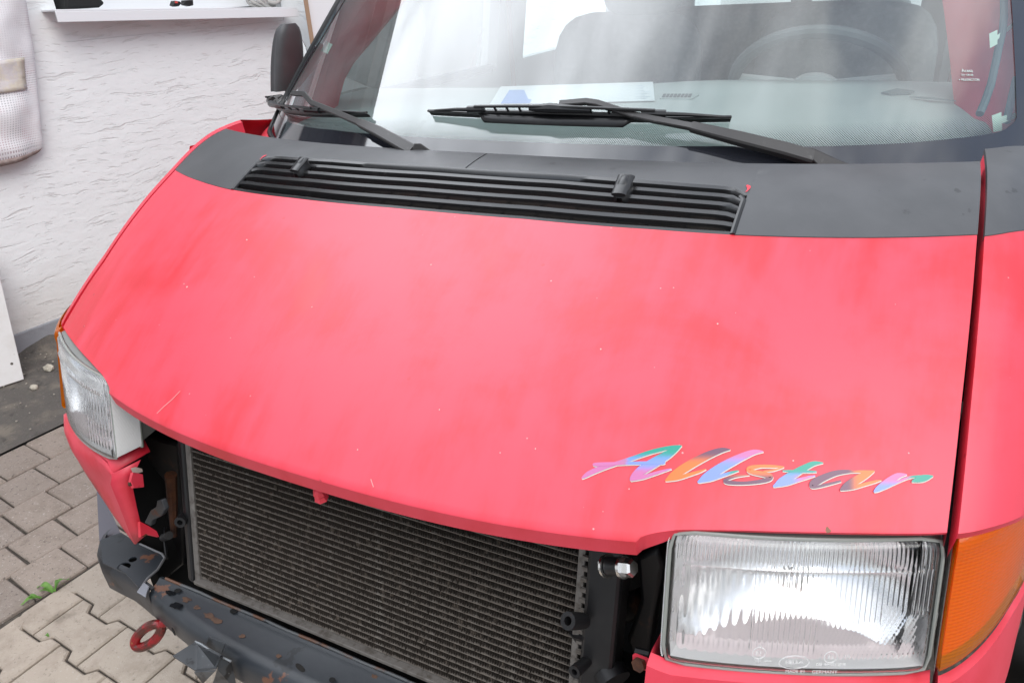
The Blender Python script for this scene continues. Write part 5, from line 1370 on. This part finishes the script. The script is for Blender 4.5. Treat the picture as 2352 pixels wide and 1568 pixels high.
# decal lettering ----------------------------------------------------
def px(zx, zy): return 1286.25 + .3906 * zx, 980 + .3906 * zy
PINK, BLUE, GREEN, ORANGE, PURP = (.46, .13, .30), (.17, .24, .62), (.015, .25, .19), (.68, .15, .03), (.12, .050, .09)
def lerp(a, b, t): t = min(max(t, 0), 1); t = t * t * (3 - 2 * t); return tuple(x * (1 - t) + y * t for x, y in zip(a, b))
def grad(stops): # list of (key, colour) with key along the letter's own slant
    def f(k):
        for (k0, c0), (k1, c1) in zip(stops, stops[1:]):
            if k <= k1: return lerp(c0, c1, (k - k0) / (k1 - k0))
        return stops[-1][1]
    return f
LET = {
 "a_capital": ([[(128, 303, 7), (150, 288, 20), (180, 270, 26), (250, 241, 26), (340, 213, 20), (430, 184, 20), (520, 153, 21), (600, 132, 20), (670, 118, 15), (716, 112, 5)],
       [(712, 114, 5), (672, 138, 30), (620, 172, 44), (560, 207, 50), (500, 243, 50), (455, 275, 44), (425, 302, 26), (413, 315, 8)],
       [(416, 315, 8), (480, 298, 20), (540, 280, 18), (600, 262, 13), (655, 247, 4)],
       [(193, 222, 8), (220, 222, 20), (330, 217, 17), (430, 214, 15), (540, 212, 16), (600, 212, 17), (618, 211, 8)]],
       lambda x, y: grad([(100, PINK), (150, GREEN)])(250 - y - 30) if x < 540 and y > 300 else (lerp(PINK, lerp(BLUE, GREEN, (205 - y) / 55), (265 - y) / 40) if x > 400 else lerp(PINK, GREEN, (x - 330) / 190))),
 "letter_l": ([[(1000, 134, 5), (950, 138, 26), (880, 163, 38), (800, 203, 44), (730, 244, 46), (670, 284, 40), (636, 308, 22), (618, 317, 6)],
       [(624, 316, 9), (690, 302, 20), (760, 281, 18), (820, 263, 12), (858, 249, 4)]], lambda x, y: lerp(PURP, ORANGE, (y - 155) / 65)),
 "letter_l.001": ([[(1194, 146, 5), (1140, 149, 26), (1070, 176, 38), (990, 216, 46), (920, 257, 48), (860, 294, 40), (825, 318, 22), (808, 325, 6)],
       [(814, 324, 9), (880, 309, 20), (950, 287, 17), (1010, 268, 13), (1050, 258, 4)]], lambda x, y: lerp(GREEN, lerp(PINK, BLUE, (y - 165) / 60), 1 if (x < 960 or y < 240) else (1020 - x) / 60)),
 "letter_s": ([[(1315, 236, 6), (1250, 233, 15), (1180, 232, 16), (1125, 241, 24), (1108, 254, 26), (1140, 268, 26), (1200, 280, 28), (1235, 292, 28), (1225, 308, 24), (1170, 322, 20), (1080, 331, 17), (1000, 328, 20), (968, 320, 18), (985, 306, 15), (1040, 290, 11), (1112, 284, 4)],
       [(1195, 262, 6), (1250, 256, 9), (1312, 239, 4)]], lambda x, y: lerp(ORANGE, PURP, (y - 262) / 46)),
 "letter_t": ([[(1545, 212, 5), (1490, 216, 24), (1430, 244, 34), (1365, 283, 42), (1300, 322, 38), (1268, 343, 20), (1250, 350, 6)], [(1256, 350, 9), (1330, 333, 20), (1400, 312, 17), (1460, 296, 12), (1498, 288, 4)], [(1306, 258, 4), (1360, 261, 13), (1440, 263, 13), (1506, 264, 7)]],
       lambda x, y: lerp(PINK, lerp(GREEN, BLUE, (y - 258) / 36), 1 if y < 290 or x < 1360 else (1430 - x) / 70)),
 "letter_a": ([[(1735, 264, 6), (1690, 263, 18), (1620, 272, 28), (1550, 298, 36), (1495, 328, 40), (1478, 346, 26), (1500, 354, 14), (1560, 341, 14), (1650, 318, 10)],
       [(1690, 266, 8), (1760, 263, 12), (1846, 260, 6)], [(1842, 262, 8), (1800, 280, 34), (1740, 313, 44), (1685, 346, 38), (1655, 365, 18), (1644, 371, 6)], [(1650, 371, 9), (1720, 357, 19), (1790, 338, 17), (1850, 322, 13), (1886, 314, 4)]], lambda x, y: lerp(PURP, ORANGE, (x - 1690) / 70)),
 "letter_r": ([[(2036, 281, 5), (1985, 288, 30), (1935, 318, 40), (1890, 350, 36), (1860, 370, 24), (1842, 382, 6)], [(1850, 380, 8), (1900, 360, 15), (1970, 328, 14), (2040, 300, 12), (2090, 291, 10), (2130, 292, 14)], [(2064, 322, 6), (2095, 311, 28), (2130, 303, 36), (2160, 296, 26), (2190, 289, 5)]],
       lambda x, y: lerp(lerp(PINK, BLUE, (y - 312) / 40), GREEN, (x - 2030) / 45)),
}
dec = None; lift = .0004
edge_mb = MB()
def ribbon(mb_, st, cf, off, sh=(0, 0), grow=0):
    # resample smoothly
    pts = np.array(st, float); tt = np.arange(len(pts)); fine = np.linspace(0, len(pts) - 1, (len(pts) - 1) * 4 + 1)
    def cr(k):
        i = min(int(k), len(pts) - 2); f = k - i; p0, p1, p2, p3 = pts[max(i - 1, 0)], pts[i], pts[i + 1], pts[min(i + 2, len(pts) - 1)]
        return .5 * ((2 * p1) + (-p0 + p2) * f + (2 * p0 - 5 * p1 + 4 * p2 - p3) * f * f + (-p0 + 3 * p1 - 3 * p2 + p3) * f ** 3)
    q = np.array([cr(k) for k in fine]); rows2, cols = [], []
    for i in range(len(q)):
        t = q[min(i + 1, len(q) - 1), :2] - q[max(i - 1, 0), :2]; t /= np.linalg.norm(t); n = np.array([-t[1], t[0]]); w = max(q[i, 2], 2) / 2 * 1.12 + grow; row = []
        for k in (-1, 0, 1):
            z = q[i, :2] + n * w * k + np.array(sh); row.append(on_bonnet(*px(*z), off)); cols.append(cf(*(q[i, :2] + n * w * k)) if cf else (1, 1, 1))
        rows2.append(row)
    mb_.grid(rows2, col=cols if cf else None)
strokes = 0
for nm, (sts, cf) in LET.items():
    b = MB()
    for k, st in enumerate(sts): ribbon(b, st, cf, .0016 + .00008 * k + .0003 * 0); ribbon(edge_mb, st, None, .0007 + .00005 * (strokes % 9), (2.0, 5.0), .6); strokes += 1
    if dec is None: dec = obj("decal", edge_mb, M_decal_edge, bonnet, label="multicoloured script decal reading Allstar") if False else "x"
    LET[nm] = b
dec = obj("decal", edge_mb, M_decal_edge, van, smooth=True, label="script decal reading Allstar in blue, pink, orange and green")
for nm, b in LET.items():
    obj(nm.split(".")[0] if nm != "a_capital" else "letter_capital_a", b, M_decal, dec)

# etched marks -------------------------------------------------------
def faint(name, col, k):
    m = bpy.data.materials.new(name); m.use_nodes = True; t = NT(m.node_tree); m.node_tree.nodes.remove(m.node_tree.nodes["Principled BSDF"])
    ms = t.n("ShaderNodeMixShader", ins={0: k}); tr = t.n("ShaderNodeBsdfTransparent"); df = t.n("ShaderNodeBsdfDiffuse", ins={"Color": (*col, 1)})
    m.node_tree.links.new(tr.outputs[0], ms.inputs[1]); m.node_tree.links.new(df.outputs[0], ms.inputs[2]); m.node_tree.links.new(ms.outputs[0], m.node_tree.nodes["Material Output"].inputs[0]); return m
M_etch = faint("etched_mark", (.62, .66, .64), .55)
def text(s, u, v_, size, place, xdir, m, par, thick=0.0004):
    cu_ = bpy.data.curves.new("mark", "FONT"); cu_.body = s; cu_.size = size; cu_.extrude = thick; cu_.align_x = "CENTER"; cu_.align_y = "CENTER"
    o = bpy.data.objects.new("etched_mark", cu_); COL.objects.link(o)
    dg = bpy.context.evaluated_depsgraph_get(); me = bpy.data.meshes.new_from_object(o.evaluated_get(dg)); COL.objects.unlink(o); bpy.data.objects.remove(o)
    me.materials.clear(); me.materials.append(m)
    o = bpy.data.objects.new("etched_mark", me); COL.objects.link(o); c, xd, n = place(u, v_), np.array(xdir, float), None
    e = place(u + 6, v_) - place(u - 6, v_); f = place(u, v_ - 6) - place(u, v_ + 6); e /= np.linalg.norm(e); n = np.cross(e, f); n /= np.linalg.norm(n); f = np.cross(n, e)
    mw = Matrix(((e[0], f[0], n[0], c[0]), (e[1], f[1], n[1], c[1]), (e[2], f[2], n[2], c[2]), (0, 0, 0, 1)))
    me.transform(mw); o.parent = par
    if par.parent is None: o.matrix_parent_inverse = Matrix.Translation(par.location).inverted()
    return o
pw = lambda u, v_: gpix(u, v_, .0015)
text("Acesa", 2221, 163, .0095, pw, (1, 0, 0), M_etch, ws); text("E11 43R-00", 2222, 173, .0050, pw, (1, 0, 0), M_etch, ws); text("+ PILKINGTON", 2226, 184, .0062, pw, (1, 0, 0), M_etch, ws)
def pH(u, v_): return meet(u, v_, lambda P: P[1] - front_y(P[0], P[2]) - .004 + .0016, .3, 2, 300)
M_emb = faint("embossed_glass_mark", (.85, .85, .84), .5)
for st_, u, v_, sz in (("GERMANY", 1894, 1542, .0062), ("DE 44437 070", 1908, 1525, .0058), ("E1", 1743, 1499, .0075), ("E1", 1908, 1508, .0075), ("HELLA", 1824, 1520, .0068), ("A", 1745, 1482, .0045), ("7331 14697", 1752, 1517, .0042), ("17,5", 1945, 1507, .0045), ("MADE IN", 1826, 1541, .0055)):
    text(st_, u, v_, sz, pH, (1, 0, 0), M_emb, lampR, .0001)
for (u, v_, rx, rz) in ((1743, 1499, .0072, .0075), (1908, 1508, .0072, .0075), (1824, 1520, .0168, .0088)):
    c = pH(u, v_); ex = pH(u + 6, v_) - pH(u - 6, v_); ex /= np.linalg.norm(ex); ez = np.array([0, .22, .975]); b = MB(); b.tube([c + ex * rx * math.cos(a) + ez * rz * math.sin(a) for a in np.linspace(0, 6.283, 33)[:-1]], .0004, 5, closed=True); obj("mark_ring", b, M_emb, lampR)
